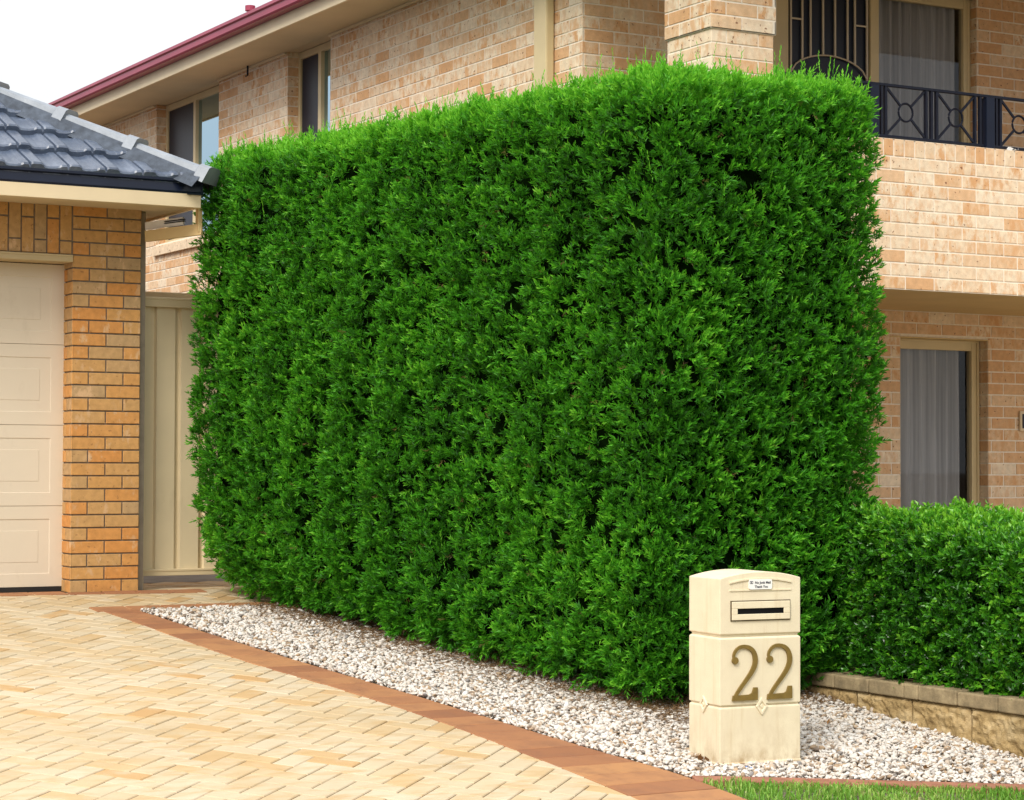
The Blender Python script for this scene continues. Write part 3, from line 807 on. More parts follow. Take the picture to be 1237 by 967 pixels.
# slot plate
mb = MB()
mb.box((.056, -.004, .680), (.382, .002, .775), 0, 0)
o = mb.build('slot_surround', plain('slot_shadow_gap', (.10, .075, .04), .8, .2, 30), lb)  # dark plate, the shade of the groove round the slot put into colour
mb = MB(); a, b, c, d = .061, .377, .685, .770; e, f_, g_, h_ = .090, .343, .712, .738
mb.box((a, -.011, h_), (b, -.001, d)); mb.box((a, -.011, c), (b, -.001, g_)); mb.box((a, -.011, g_), (e, -.001, h_)); mb.box((f_, -.011, g_), (b, -.001, h_))
sp = mb.build('slot_plate', M['letterbox'], lb, .002)
mb = MB(); mb.box((e - .002, -.0055, g_ - .002), (f_ + .002, -.0045, h_ + .002)); mb.build('slot_black', M['dark_void'], sp)  # black plate standing in for the shaded hollow of the slot
# numerals
def numeral(x0):
    pts = [(.018, .192), (.014, .208), (.022, .228), (.042, .245), (.068, .250), (.096, .244), (.119, .226), (.130, .198), (.129, .168), (.117, .140), (.097, .112), (.073, .084), (.049, .056), (.030, .031), (.020, .012)]
    wid = np.array([.013, .013, .014, .016, .019, .022, .025, .027, .027, .025, .022, .020, .019, .018, .017]) * .88
    C_ = crom(pts, 5); w = np.interp(np.linspace(0, len(pts) - 1, len(C_)), range(len(pts)), wid)
    T_ = np.gradient(C_, axis=0); T_ /= np.linalg.norm(T_, axis=1)[:, None]; Nn = np.column_stack([-T_[:, 1], T_[:, 0]])
    Lf, Rt = C_ + Nn * w[:, None] / 2, C_ - Nn * w[:, None] / 2
    mb = MB(); z0 = .312
    def q(p, dp): return (x0 + p[0], -dp, z0 + p[1])
    for k in range(len(C_) - 1):
        mb.poly([q(Lf[k], .010), q(Rt[k], .010), q(Rt[k + 1], .010), q(Lf[k + 1], .010)])
        mb.poly([q(Lf[k], -.001), q(Lf[k + 1], -.001), q(Lf[k + 1], .010), q(Lf[k], .010)]); mb.poly([q(Rt[k], -.001), q(Rt[k + 1], -.001), q(Rt[k + 1], .010), q(Rt[k], .010)])
    mb.poly([q(Lf[-1], .010), q(Rt[-1], .010), q(Rt[-1], -.001), q(Lf[-1], -.001)])
    al = np.linspace(0, 2 * math.pi, 18, endpoint=False); cb = (.021, .186)
    ring_ = [(cb[0] + .0165 * math.cos(t), cb[1] + .0165 * math.sin(t)) for t in al]
    mb.poly([q(p, .0115) for p in ring_])
    for k in range(18): l = (k + 1) % 18; mb.poly([q(ring_[k], -.001), q(ring_[l], -.001), q(ring_[l], .0115), q(ring_[k], .0115)])
    base = [(.006, 0), (.142, 0), (.142, .058), (.122, .058), (.113, .033), (.100, .026), (.010, .024)]
    mb.poly([q(p, .0112) for p in base])
    for k in range(7): l = (k + 1) % 7; mb.poly([q(base[k], -.001), q(base[l], -.001), q(base[l], .0112), q(base[k], .0112)])
    return mb.build('numeral', M['numeral_paint'], lb)
numeral(.057); numeral(.246)
# sticker
mb = MB(); sx0, sx1, sz0, sz1, rr = .153, .278, .826, .872, .008
pp = []
for cx_, cz_, a0 in ((sx1 - rr, sz0 + rr, -90), (sx1 - rr, sz1 - rr, 0), (sx0 + rr, sz1 - rr, 90), (sx0 + rr, sz0 + rr, 180)):
    for t in np.linspace(a0, a0 + 90, 5): pp.append((cx_ + rr * math.cos(R(t)), cz_ + rr * math.sin(R(t))))
mb.poly([(x, -.0085, z) for x, z in pp])
for k in range(len(pp)): l = (k + 1) % len(pp); mb.poly([(pp[k][0], -.0085, pp[k][1]), (pp[l][0], -.0085, pp[l][1]), (pp[l][0], .001, pp[l][1]), (pp[k][0], .001, pp[k][1])])
stk = mb.build('sticker', M['white_plastic'], lb)
def text(body, x, z, size, parent, m, y=-.0092):
    cu = bpy.data.curves.new('t', 'FONT'); cu.body = body; cu.size = size; cu.align_x = 'CENTER'; cu.extrude = .0002; cu.offset = .0004
    ob = bpy.data.objects.new('t', cu); COL.objects.link(ob); bpy.context.view_layer.update()
    me = bpy.data.meshes.new_from_object(ob.evaluated_get(bpy.context.evaluated_depsgraph_get()))
    bpy.data.objects.remove(ob)
    me.transform(Matrix.Translation((x, y, z)) @ Matrix.Rotation(R(90), 4, 'X'))
    o = link_mesh('lettering', me, [m], parent); return o
text('No Junk Mail', .227, .852, .0165, stk, M['ink']); text('Thank You', .219, .833, .0165, stk, M['ink'])
mb = MB()
for a_, b_, c_, d_ in ((.157, .165, .852, .865), (.166, .174, .852, .865)):
    mb.box((a_, -.0091, c_), (b_, -.0087, c_ + .0022)); mb.box((a_, -.0091, d_ - .0022), (b_, -.0087, d_)); mb.box((a_, -.0092, c_), (a_ + .002, -.0088, d_)); mb.box((b_ - .002, -.0092, c_), (b_, -.0088, d_))
mb.build('symbol', M['ink'], stk)

# small blue scrap in the gravel
mb = MB()
for k in range(5):
    a_ = rng.normal(0, .010, 3) * np.array((.5, .5, .2)); mb.poly([np.array((5.885, 8.165, .018)) + a_ + rng.normal(0, .008, 3) * np.array((1, 1, .4)) for q in range(4)])
o = mb.build('plastic_scrap', M['blue_plastic']); tag(o, 'tiny torn blue plastic scrap lying in pebbles before the letterbox', 'litter')

# ================================================================== GARAGE HOUSE (left)
gh = thing('garage_house', 'orange brick house with cream garage door and grey tiled hip roof', 'house', (2.0, 14.5, .54))
GV, GZ = 13.967, .539
bw = Bricks(); zb = .539 - .003
PIN = 4.583                                     # pier from 4.583 to 5.057
bw.wall((PIN, GV, 0), X, -Y, .474, GZ - .05, 3.098, zb, joint=.009, shift=.0, orange=.5)
bw.wall((PIN, GV, 0), Y, -X, .22, GZ - .05, 2.77, zb, joint=.009, orange=.5, end=(.004, 0))
bw.wall((PIN + .474, GV, 0), Y, X, 7.5, GZ - .05, 3.098, zb, joint=.009, orange=.5, end=(.004, .0))
DU0, DU1 = -.35, PIN
bw.wall((DU0, GV, 0), X, -Y, DU1 - DU0, 2.772, 3.098, zb, joint=.009, mode='soldier', shift=(DU1 - DU0) % .086, orange=.2)
bw.wall((-3.2, GV, 0), X, -Y, 3.2 + DU0, GZ - .05, 3.098, zb, joint=.009, orange=.5)
bw.wall((-3.2, GV, 0), Y, -X, 7.5, GZ - .05, 3.098, zb, joint=.009, orange=.5, end=(.004, 0))
bw.build('wall', [M['brick_orange'], M['mortar_grey']], gh)
mb = MB(); mb.box((DU0 - .05, GV - .018, 2.722), (PIN - .004, GV + .20, 2.768)); mb.box((DU0 - .05, GV - .022, 2.755), (PIN - .006, GV - .016, 2.7695))
mb.build('lintel', plain('lintel_paint', (.50, .385, .21), .5, .06, 4), gh, .003)
# sectional garage door
DV = GV + .175; dz0, dzs = GZ + .035, .536
mb = MB(); panels = 4; pw = (DU1 - DU0 + .1) / panels
def nest(x0, x1, z0, z1, y, steps):
    cur = (x0, x1, z0, z1, y)
    for ins, dy in steps:
        nx = (cur[0] + ins, cur[1] - ins, cur[2] + ins, cur[3] - ins, cur[4] + dy)
        A_ = [(cur[0], cur[4], cur[2]), (cur[1], cur[4], cur[2]), (cur[1], cur[4], cur[3]), (cur[0], cur[4], cur[3])]
        B_ = [(nx[0], nx[4], nx[2]), (nx[1], nx[4], nx[2]), (nx[1], nx[4], nx[3]), (nx[0], nx[4], nx[3])]
        for k in range(4): l = (k + 1) % 4; mb.poly([A_[k], A_[l], B_[l], B_[k]])
        cur = nx
    mb.poly([(cur[0], cur[4], cur[2]), (cur[1], cur[4], cur[2]), (cur[1], cur[4], cur[3]), (cur[0], cur[4], cur[3])])
for r in range(4):
    z0, z1 = dz0 + r * dzs + .002, dz0 + (r + 1) * dzs - .002
    for c_ in range(panels):
        x1 = DU1 + .05 - c_ * pw; x0 = x1 - pw
        px0, px1, pz0, pz1 = x0 + .13, x1 - .135, z0 + .085, z1 - .085
        for (a_, b_, e_, f_) in ((x0, px0, z0, z1), (px1, x1, z0, z1), (px0, px1, z0, pz0), (px0, px1, pz1, z1)):
            mb.poly([(a_, DV, e_), (b_, DV, e_), (b_, DV, f_), (a_, DV, f_)])
        nest(px0, px1, pz0, pz1, DV, [(.012, .016), (.022, .002), (.034, -.003), (.010, -.013)])
    mb.box((DU0 - .05, DV + .004, z0), (DU1 + .05, DV + .04, z1))
    if r: mb.poly([(DU0 - .05, DV, z0), (DU1 + .05, DV, z0), (DU1 + .05, DV + .006, z0 - .004), (DU0 - .05, DV + .006, z0 - .004)])
gd = mb.build('garage_door', M['door_paint'], gh)
mb = MB(); mb.box((DU0, DV - .004, GZ + .004), (DU1 - .002, DV + .03, dz0 - .001)); mb.build('bottom_seal', M['rubber'], gd)
# soffit, fascia, gutter
EU, EV, SZ = 5.315, 13.50, 3.095
mb = MB(); mb.box((-3.7, EV + .03, SZ), (EU - .03, GV + 8, SZ + .012)); mb.build('soffit', M['soffit_paint'], gh)
mb = MB(); mb.box((-3.8, EV + .012, SZ - .015), (EU - .012, EV + .036, SZ + .13)); mb.box((EU - .036, EV + .036, SZ - .015), (EU - .012, GV + 8, SZ + .13)); mb.build('fascia', M['fascia_paint'], gh, .003)
gp = [(0, 0), (-.095, 0), (-.105, .02), (-.100, .075), (-.115, .085), (-.115, .10), (-.108, .10), (-.095, .082), (-.095, .012), (0, .012)]
def gutter(segs, z0, m, parent, scale=1.0):
    mb = MB()
    for a_, b_, ax in segs: mb.prism([(p * scale, q * scale) for p, q in gp], (*a_, z0), (*b_, z0), ax, Z)
    return mb.build('gutter', m, parent)
mb = MB(); mb.prism(gp, (-3.8, EV + .11, SZ + .068), (EU + .0, EV + .11, SZ + .068), Y, Z); mb.prism([(-p, q) for p, q in gp], (EU - .11, EV + .0, SZ + .068), (EU - .11, GV + 8, SZ + .068), X, Z)
mb.build('gutter', M['navy_metal'], gh)
# tiled hip roof, 30 degrees
PT = R(30); ck, sk, tk = math.cos(PT), math.sin(PT), math.tan(PT)
RZ = SZ + .155
prof = [(.0, .022), (.012, .028), (.062, .028), (.076, .022), (.086, .008), (.105, .003), (.150, .003), (.185, .010), (.200, .020), (.232, .021), (.238, .004), (.246, .004)]
per, gauge = .25, .315
mb = MB(); rows = 14; UE = EU + .02
for r in range(rows):
    s0, s1 = r * gauge - .02, (r + 1) * gauge + .03
    v0, v1 = EV + .02 + s0 * ck, EV + .02 + s1 * ck; zz0, zz1 = RZ + s0 * sk, RZ + s1 * sk
    um0, um1 = UE - max(0, s0 * ck), UE - max(0, s1 * ck)
    um0 = um1 = UE - max(0, (s0 + .5 * gauge) * ck)
    xs, hs = [], []
    x = -3.85
    while x < um0:
        for p_, h_ in prof:
            if x + p_ < um0: xs.append(x + p_); hs.append(h_)
        x += per
    xs.append(um0); hs.append(.01)
    top0 = [(xx, v0 - h * sk, zz0 + h * ck + .040) for xx, h in zip(xs, hs)]
    top1 = [(xx, v1 - h * sk, zz1 + h * ck - .012) for xx, h in zip(xs, hs)]
    nos = [(xx, v0 - h * sk + .012 * ck * 0 - .006, zz0 + h * ck + .026) for xx, h in zip(xs, hs)]
    low = [(xx, v0 + .010, zz0 + .2 * h - .012) for xx, h in zip(xs, hs)]
    for k in range(len(xs) - 1):
        mb.poly([top0[k], top0[k + 1], top1[k + 1], top1[k]]); mb.poly([nos[k], nos[k + 1], top0[k + 1], top0[k]]); mb.poly([low[k], low[k + 1], nos[k + 1], nos[k]])
run = rows * gauge * ck
mb.poly([(UE - .02, EV + .04, RZ - .01), (UE - .02 - run, EV + .04 + run, RZ - .01 + run * tk), (UE - .02 - run, EV + 8 + run * 0, RZ - .01 + run * tk), (UE - .02, GV + 8, RZ - .01)])
mb.poly([(-3.85, EV + run, RZ + run * tk), (UE - run, EV + run, RZ + run * tk), (UE - run, EV + 8, RZ + run * tk), (-3.85, EV + 8, RZ + run * tk)])
roof = mb.build('roof', M['slate'], gh)
hdir = np.array((-1, 1, tk)); hl = np.linalg.norm(hdir); hd = hdir / hl; hs_ = np.array((1, 1, 0)) / math.sqrt(2); hu = np.cross(hs_, hd); hu = hu if hu[2] > 0 else -hu
h0 = np.array((UE, EV + .0, RZ + .012)); cl = .56
mb = MB()
for k in range(9):
    a_, b_ = h0 + hd * (k * cl - .03), h0 + hd * ((k + 1) * cl + .04); n_ = 8
    sec = [(-.112, -.05), (-.082, .046), (-.055, .060), (.055, .060), (.082, .046), (.112, -.05), (.092, -.05), (-.092, -.05)]
    i = len(mb.v)
    pr = [(a_ + hs_ * p * 1.12 + hu * (q * 1.05 + .036)) for p, q in sec], [(a_ + hd * .075 + hs_ * p * 1.12 + hu * (q + .036)) for p, q in sec], [(a_ + hd * .085 + hs_ * p + hu * (q + .022)) for p, q in sec], [(b_ + hs_ * p * .93 + hu * (q + .004)) for p, q in sec]
    for R0, R1 in zip(pr, pr[1:]):
        for j in range(8): l = (j + 1) % 8; mb.poly([R0[j], R0[l], R1[l], R1[j]])
    mb.poly(pr[0])
mb.build('hip_ridge', M['slate_cap'], roof)
mm = 46
for side in (-1, 1):
    mb = MB()
    for k in range(mm):
        t0, t1 = k * 5.0 / mm, (k + 1) * 5.0 / mm
        w0 = .155 + .03 * vnoise(np.array([[t0 * 5, side, 0]]), 1, 5)[0]; w1 = .155 + .03 * vnoise(np.array([[t1 * 5, side, 0]]), 1, 5)[0]
        mb.poly([h0 + hd * t0 + hs_ * side * .10 + hu * .03, h0 + hd * t1 + hs_ * side * .10 + hu * .03, h0 + hd * t1 + hs_ * side * w1 - hu * .065, h0 + hd * t0 + hs_ * side * w0 - hu * .065])
    mb.build('bedding_mortar', M['bedding'], roof)
# corner post and the eave beam with its white strip beside the pier
mb = MB(); mb.box((5.066, GV + .06, GZ - .02), (5.112, GV + .16, SZ - .002)); mb.build('corner_post', M['grey_post'], gh, .004)
mb = MB(); mb.bar((5.075, 13.93, 2.917), (5.345, 13.60, 2.950), .075, .03, Z); mb.bar((5.332, 13.62, 2.93), (5.332, 13.62, SZ), .03, .05, X); mb.build('eave_beam', M['tan_paint'], gh, .003)
mb = MB(); mb.bar((5.095, 13.985, 2.992), (5.262, 13.72, 3.012), .050, .02, Z); wsx = mb.build('flashing_strip', M['white_plastic'], gh)
mb = MB()
for dz in (.004, .016): mb.bar((5.175, 13.838, 2.996 + dz), (5.262, 13.698, 3.006 + dz), .004, .024, Z)
mb.build('groove', M['dark_void'], wsx)

# ================================================================== SIDE GATE
gt = thing('side_gate', 'cream ribbed metal side gate between the orange brick pier and the hedge', 'gate', (6.2, 14.2, .54))
mb = MB(); x = 5.10; y0 = 14.2; pts = []
while x < 7.5:
    pts += [(x, y0), (x + .115, y0), (x + .125, y0 + .028), (x + .150, y0 + .028), (x + .160, y0)]; x += .178
for (a_, b_), (c_, d_) in zip(pts, pts[1:]): mb.poly([(a_, b_, .66), (c_, d_, .66), (c_, d_, 2.48), (a_, b_, 2.48)])
mb.build('ribbed_panel', M['fence_paint'], gt)
for z0, z1 in ((.627, .668), (2.465, 2.528)):
    mb = MB(); mb.box((5.10, y0 - .032, z0), (7.5, y0 + .045, z1)); mb.box((5.10, y0 - .036, z1 - .012), (7.5, y0 + .049, z1 + .004)); mb.build('rail', M['fence_rail'], gt, .003)
mb = MB(); mb.box((5.112, y0 + .35, 2.52), (7.5, y0 + .41, 2.60)); mb.build('top_board', M['fence_rail'], gt, .004)
mb = MB(); mb.box((5.118, y0 - .03, .50), (5.165, y0 + .05, .64)); mb.build('post', M['fence_rail'], gt)
# neighbour boundary below the board
# ================================================================== BRICK HOUSE (right)
bh = thing('brick_house', 'two-storey pale pink brick house with maroon gutter and wrought iron balcony', 'house', (10.5, 15.0, .0))
UW, VD, VB, VBK, UE2 = 7.63, 12.5, 11.0, 25.0, 14.6
ZB = 2.533 - 35 * COURSE
K = 12.5 / 12.33
SOF = 4.982
bw = Bricks()
op1 = (19.012, 20.665, 3.575, SOF); op2 = (16.539, 17.42, 3.575, SOF)
bw.wall((UW, VD, 0), Y, -X, VBK - VD, -.2, SOF, ZB, [(a - VD, b - VD, c, d) for a, b, c, d in (op1, op2)], shift=.06, end=(.003, .0))
bw.wall((UW, VBK, 0), X, Y, UE2 - UW, -.2, SOF, ZB, shift=0)
bw.wall((UE2, VD, 0), Y, X, VBK - VD, -.2, SOF, ZB, shift=0)
DO = (9.175, 11.11, 2.75, 4.915); WO = (10.371, 11.212, .30, 2.340)
bw.wall((UW, VD, 0), X, -Y, UE2 - UW, -.2, SOF, ZB, [(a - UW, b - UW, c, d) for a, b, c, d in (DO, WO)], shift=.02, orange=.85)  # extra orange bricks put the balcony's warm shade into the wall colour
for (a, b, c, d), dep in ((DO, .13), (WO, .12)):
    bw.wall((a, VD, 0), Y, X, dep, c, d, ZB, orange=.4, end=(.003, 0)); bw.wall((b, VD, 0), Y, -X, dep, c, d, ZB, orange=.4, end=(.003, 0))
for (a, b, c, d) in (op1, op2):
    bw.wall((UW, a, 0), X, Y, .11, c, d, ZB, orange=.4, end=(.003, 0)); bw.wall((UW, b, 0), X, -Y, .11, c, d, ZB, orange=.4, end=(.003, 0))
wall = bw.build('wall', [M['brick_pink'], M['mortar_pink']], bh)
# pier, balcony parapet
def pier(u0, u1, v0, v1, zst, zcor, ztop):
    b_ = Bricks(); q = .013
    for (z0, z1, e) in ((zst, zcor, 0), (zcor, ztop, q)):
        b_.wall((u0 - e, v0 - e, 0), X, -Y, u1 - u0 + 2 * e, z0, z1, ZB, shift=.0); b_.wall((u0 - e, v0 - e, 0), Y, -X, v1 - v0 + 2 * e, z0, z1, ZB, shift=.115, end=(.004, .002))
        b_.wall((u1 + e, v0 - e, 0), Y, X, v1 - v0 + 2 * e, z0, z1, ZB, shift=.115, end=(.004, .002)); b_.wall((u0 - e, v1 + e, 0), X, Y, u1 - u0 + 2 * e, z0, z1, ZB)
    o_ = b_.build('pier', [M['brick_pink'], M['mortar_pink']], bh)
    b2 = MB(); b2.box((u0 - q + .004, v0 - q + .004, zcor - .001), (u1 + q - .004, v1 + q - .004, zcor + .006)); b2.build('corbel_bed', M['mortar_pink'], o_); return o_
ZC = ZB + COURSE * (35 + 18)
pier(7.644, 8.115, VB, 11.489, -.2, ZC, SOF)
pier(13.6, 14.07, VB, 11.489, -.2, ZC, SOF)
bp = Bricks(); PT0, PT1 = 3.393, 3.506
bp.wall((8.115, VB, 0), X, -Y, 5.49, 2.533, PT0, ZB, shift=.10, orange=.3); bp.wall((8.115, VB, 0), X, -Y, 5.49, PT0, PT1, ZB, mode='soldier', orange=.75, shift=.02)
bp.wall((8.115, VB + .23, 0), X, Y, 5.49, 2.75, PT1, ZB, shift=.10)
bp.wall((7.644, 11.489, 0), Y, -X, VD - 11.489, 2.533, PT0, ZB); bp.wall((7.644, 11.489, 0), Y, -X, VD - 11.489, PT0, PT1, ZB, mode='soldier', orange=.75); bp.wall((7.874, 11.489, 0), Y, X, VD - 11.489, 2.75, PT1, ZB)
par = bp.build('balcony_parapet', [M['brick_pink'], M['mortar_pink']], bh)
mb = MB(); mb.box((8.115, VB + .004, PT1 - .008), (13.6, VB + .226, PT1 - .002)); mb.box((7.648, 11.489, PT1 - .008), (7.87, VD, PT1 - .002)); mb.build('coping', M['mortar_pink'], par)
mb = MB(); mb.box((7.66, VB + .006, 2.535), (14.05, VD + .0, 2.75)); mb.build('balcony_slab', M['tan_paint'], bh)
# upper soffit, fascia, gutter, roof
EU0, EV0, EV1, EU1 = 7.15, 10.45, 25.5, 15.1
mb = MB(); mb.box((EU0 - .005, EV0, SOF - .002), (UW - .004, EV1, SOF + .014)); mb.box((UW - .004, EV0, SOF - .002), (EU1, VD - .004, SOF + .014)); mb.box((UW, VBK + .004, SOF - .002), (EU1, EV1, SOF + .014)); mb.box((UW + .004, VD, SOF + .001), (EU1 - .4, VBK, SOF + .014))
sof = mb.build('soffit', M['soffit_paint'], bh)
mb = MB(); mb.box((UW - .030, VD - .03, SOF - .024), (UW - .004, 16.53, SOF - .003)); mb.box((UW - .030, 17.42, SOF - .024), (UW - .004, 19.0, SOF - .003)); mb.box((UW - .03, 20.68, SOF - .024), (UW - .004, VBK, SOF - .003)); mb.box((UW, VD - .030, SOF - .024), (UE2, VD - .004, SOF - .003))
build_each(mb, 'trim', M['fascia_paint'], sof, .004)
mb = MB(); mb.box((EU0 - .025, EV0 - .025, SOF - .022), (EU0 - .006, EV1 + .02, SOF + .17)); mb.box((EU0 - .006, EV0 - .025, SOF - .022), (EU1, EV0 - .004, SOF + .17)); mb.box((EU0 - .006, EV1 + .002, SOF - .022), (EU1, EV1 + .02, SOF + .17)); mb.build('fascia', M['fascia_paint'], bh, .003)
g2 = [(0, 0), (-.085, 0), (-.10, .015), (-.103, .06), (-.120, .072), (-.120, .098), (-.108, .098), (-.092, .08), (-.092, .012), (0, .012)]
mb = MB(); mb.prism(g2, (EU0 - .02, EV0 - .12, SOF + .085), (EU0 - .02, EV1 + .03, SOF + .085), X, Z); mb.prism(g2, (EU0 - .1, EV0 - .02, SOF + .083), (EU1, EV0 - .02, SOF + .083), Y, Z); mb.build('gutter', M['maroon_metal'], bh)
mb = MB(); a20 = math.tan(R(20)); zr = SOF + .16; hw = 3.98; ur = (EU0 + EU1) / 2
c0, c1, c2, c3 = (EU0 - .06, EV0 - .06, zr), (EU1 + .06, EV0 - .06, zr), (EU1 + .06, EV1 + .06, zr), (EU0 - .06, EV1 + .06, zr); r0, r1 = (ur, EV0 + hw, zr + hw * a20), (ur, EV1 - hw, zr + hw * a20)
mb.poly([c0, c1, r0]); mb.poly([c1, c2, r1, r0]); mb.poly([c2, c3, r1]); mb.poly([c3, c0, r0, r1])
rf2 = mb.build('roof', M['maroon_tile'], bh)
mb = MB(); mb.tube([(7.40, 17.72, SOF + .15), (7.40, 17.72, 5.385)], .028, 12); mb.tube([(7.40, 17.72, 5.37), (7.40, 17.72, 5.415)], .045, 12); mb.build('vent_pipe', M['maroon_metal'], rf2)
# downpipe
mb = MB(); mb.box((UW - .075, 12.855, .0), (UW - .006, 13.028, SOF - .03)); mb.build('downpipe', M['frame_paint'], bh, .012)
mb = MB(); mb.tube([(UW - .05, 18.20, SOF - .003), (UW - .05, 18.20, SOF - .09), (UW - .07, 18.2, SOF - .10)], .009, 7); mb.build('hook', M['black_iron'], bh)
# side windows
def side_window(op, mid):
    a, b, c, d = op; uf = UW + .10; d2 = d - .005
    root_mb = MB(); w = .045
    root_mb.box((uf, a, c), (uf + .06, a + w, d2)); root_mb.box((uf, b - w, c), (uf + .06, b, d2)); root_mb.box((uf, a + w, c), (uf + .06, b - w, c + w)); root_mb.box((uf, a + w, d2 - .06), (uf + .06, b - w, d2))
    root_mb.box((uf - .006, mid - .030, c + w), (uf + .055, mid + .030, d2 - .06))
    f = root_mb.build('window', M['frame_paint'], bh, .003)
    m1 = MB(); m1.poly([(uf + .02, mid + .03, c + w), (uf + .02, b - w, c + w), (uf + .02, b - w, d2 - .06), (uf + .02, mid + .03, d2 - .06)]); m1.build('fly_screen', M['screen'], f)
    m1 = MB(); m1.poly([(uf + .028, a + w, c + w), (uf + .028, mid - .03, c + w), (uf + .028, mid - .03, d2 - .06), (uf + .028, a + w, d2 - .06)]); m1.build('glass_pane', M['glass_blue'], f)
    m1 = MB(); m1.box((uf + .07, a, c), (uf + .09, b, d2)); m1.build('blind', M['blind'], f)
    m1 = MB(); m1.poly([(UW - .035, a - .0, c - .03), (UW - .035, b, c - .03), (uf + .0, b, c + .002), (uf, a, c + .002)]); m1.poly([(UW - .035, a, c - .03), (UW - .035, b, c - .03), (UW - .035, b, c - .115), (UW - .035, a, c - .115)]); m1.poly([(UW - .035, a, c - .115), (UW - .035, b, c - .115), (UW, b, c - .115), (UW, a, c - .115)])
    m1.build('sill', M['brick_pink'], f)
    return f
side_window(op1, 19.87); side_window(op2, 16.96)
def curtain(u0, u1, v, z0, z1, name, m, parent, lam=.085, amp=.016):
    n_ = int((u1 - u0) / .006); xs = np.linspace(u0, u1, n_); ph = np.cumsum(rng.uniform(.4, 1.6, n_)) * (xs[1] - xs[0]) * 2 * math.pi / lam
    for_z = np.linspace(z0, z1, 8); P = []
    for zz in for_z: P.append(np.column_stack([xs, v + amp * np.sin(ph) * (1 + .25 * np.sin(zz * 1.7 + xs * 9)), np.full(n_, zz)]))
    P = np.concatenate(P); F_ = [(j * n_ + i, j * n_ + i + 1, (j + 1) * n_ + i + 1, (j + 1) * n_ + i) for j in range(7) for i in range(n_ - 1)]
    return np_mesh(name, P, [np.array(F_)], [m], parent, smooth=True)
# balcony door set: screen door on the left, glass panel with curtain on the right
VF = VD + .065
def du(u): return u * (VF / 12.33)
def dz(z): return 1.39 + (z - 1.39) * (VF / 12.33)
J0, J1, J2, J3, J4, J5 = DO[0] + .002, du(9.227), du(9.961), du(10.037), du(10.828), DO[1] - .002
ZT = DO[3] - .003; ZH = dz(4.778)
mb = MB()
mb.box((J0, VF, 2.752), (J1, VF + .06, ZT)); mb.box((J2, VF, 2.752), (J3, VF + .06, ZT)); mb.box((J4 + .005, VF, 2.752), (J5, VF + .06, ZT)); mb.box((J1, VF + .002, ZH), (J2, VF + .058, ZT)); mb.box((J3, VF + .002, ZH), (J4 + .005, VF + .058, ZT)); mb.box((J3, VF + .002, 2.752), (J4 + .005, VF + .058, 2.82))
mb.box((J4 + .035, VF - .008, 2.752), (J4 + .055, VF, ZT))
df = mb.build('balcony_door_frame', M['frame_paint'], bh, .004)
mb = MB(); mb.poly([(J1, VF + .035, 2.752), (J2, VF + .035, 2.752), (J2, VF + .035, ZH), (J1, VF + .035, ZH)]); mb.build('security_screen', M['screen'], df)
mb = MB(); vb = VF + .018; bw_ = .014
zc1, zc2 = dz(4.549), dz(4.554)
xb = [du(q) for q in (9.259, 9.360, 9.433, 9.544, 9.651, 9.763, 9.830, 9.939)]
arch_u0, arch_u1, arch_zt, arch_zs = xb[0], xb[7], dz(4.313), dz(4.17); uc = (arch_u0 + arch_u1) / 2; rad = (arch_u1 - arch_u0) / 2
def arch_z(x_): return arch_zs + (arch_zt - arch_zs) * math.sqrt(max(0, 1 - ((x_ - uc) / rad) ** 2)) ** 1.2
for k, x_ in enumerate(xb):
    zlo = 2.80 if k in (0, 7) else arch_z(x_) - .004
    mb.bar((x_, vb, zlo), (x_, vb, ZH), bw_, .010, X)
mb.bar((xb[0], vb - .003, zc1), (xb[1], vb - .003, zc1), .012, .010, Z); mb.bar((xb[6], vb - .003, zc2), (xb[7], vb - .003, zc2), .012, .010, Z)
xs = np.linspace(arch_u0, arch_u1, 17); mb.tube([(x_, vb - .004, arch_z(x_)) for x_ in xs], .0062, 6)
mb.tube([(x_, vb - .004, arch_z(x_) - .165) for x_ in xs], .0062, 6); mb.bar((xb[0], vb - .003, dz(3.80)), (xb[7], vb - .003, dz(3.80)), .012, .010, Z); mb.bar((xb[0], vb - .003, dz(3.765)), (xb[7], vb - .003, dz(3.765)), .02, .010, Z)
build_each(mb, 'security_bar', M['bar_paint'], df)
mb = MB(); mb.poly([(J3, VF + .03, 2.82), (J4 + .005, VF + .03, 2.82), (J4 + .005, VF + .03, ZH), (J3, VF + .03, ZH)]); mb.build('glass_pane', M['glass_clear'], df)
curtain(J3 - .02, J4 - .002, VF + .10, 2.79, ZH + .05, 'curtain', M['curtain'], df, .10, .028)
mb = MB(); mb.box((J0, VF + .30, 2.7), (J5, VF + .32, ZT)); mb.build('black_panel', M['dark_void'], df)  # black panel standing in for the unlit room behind the glass
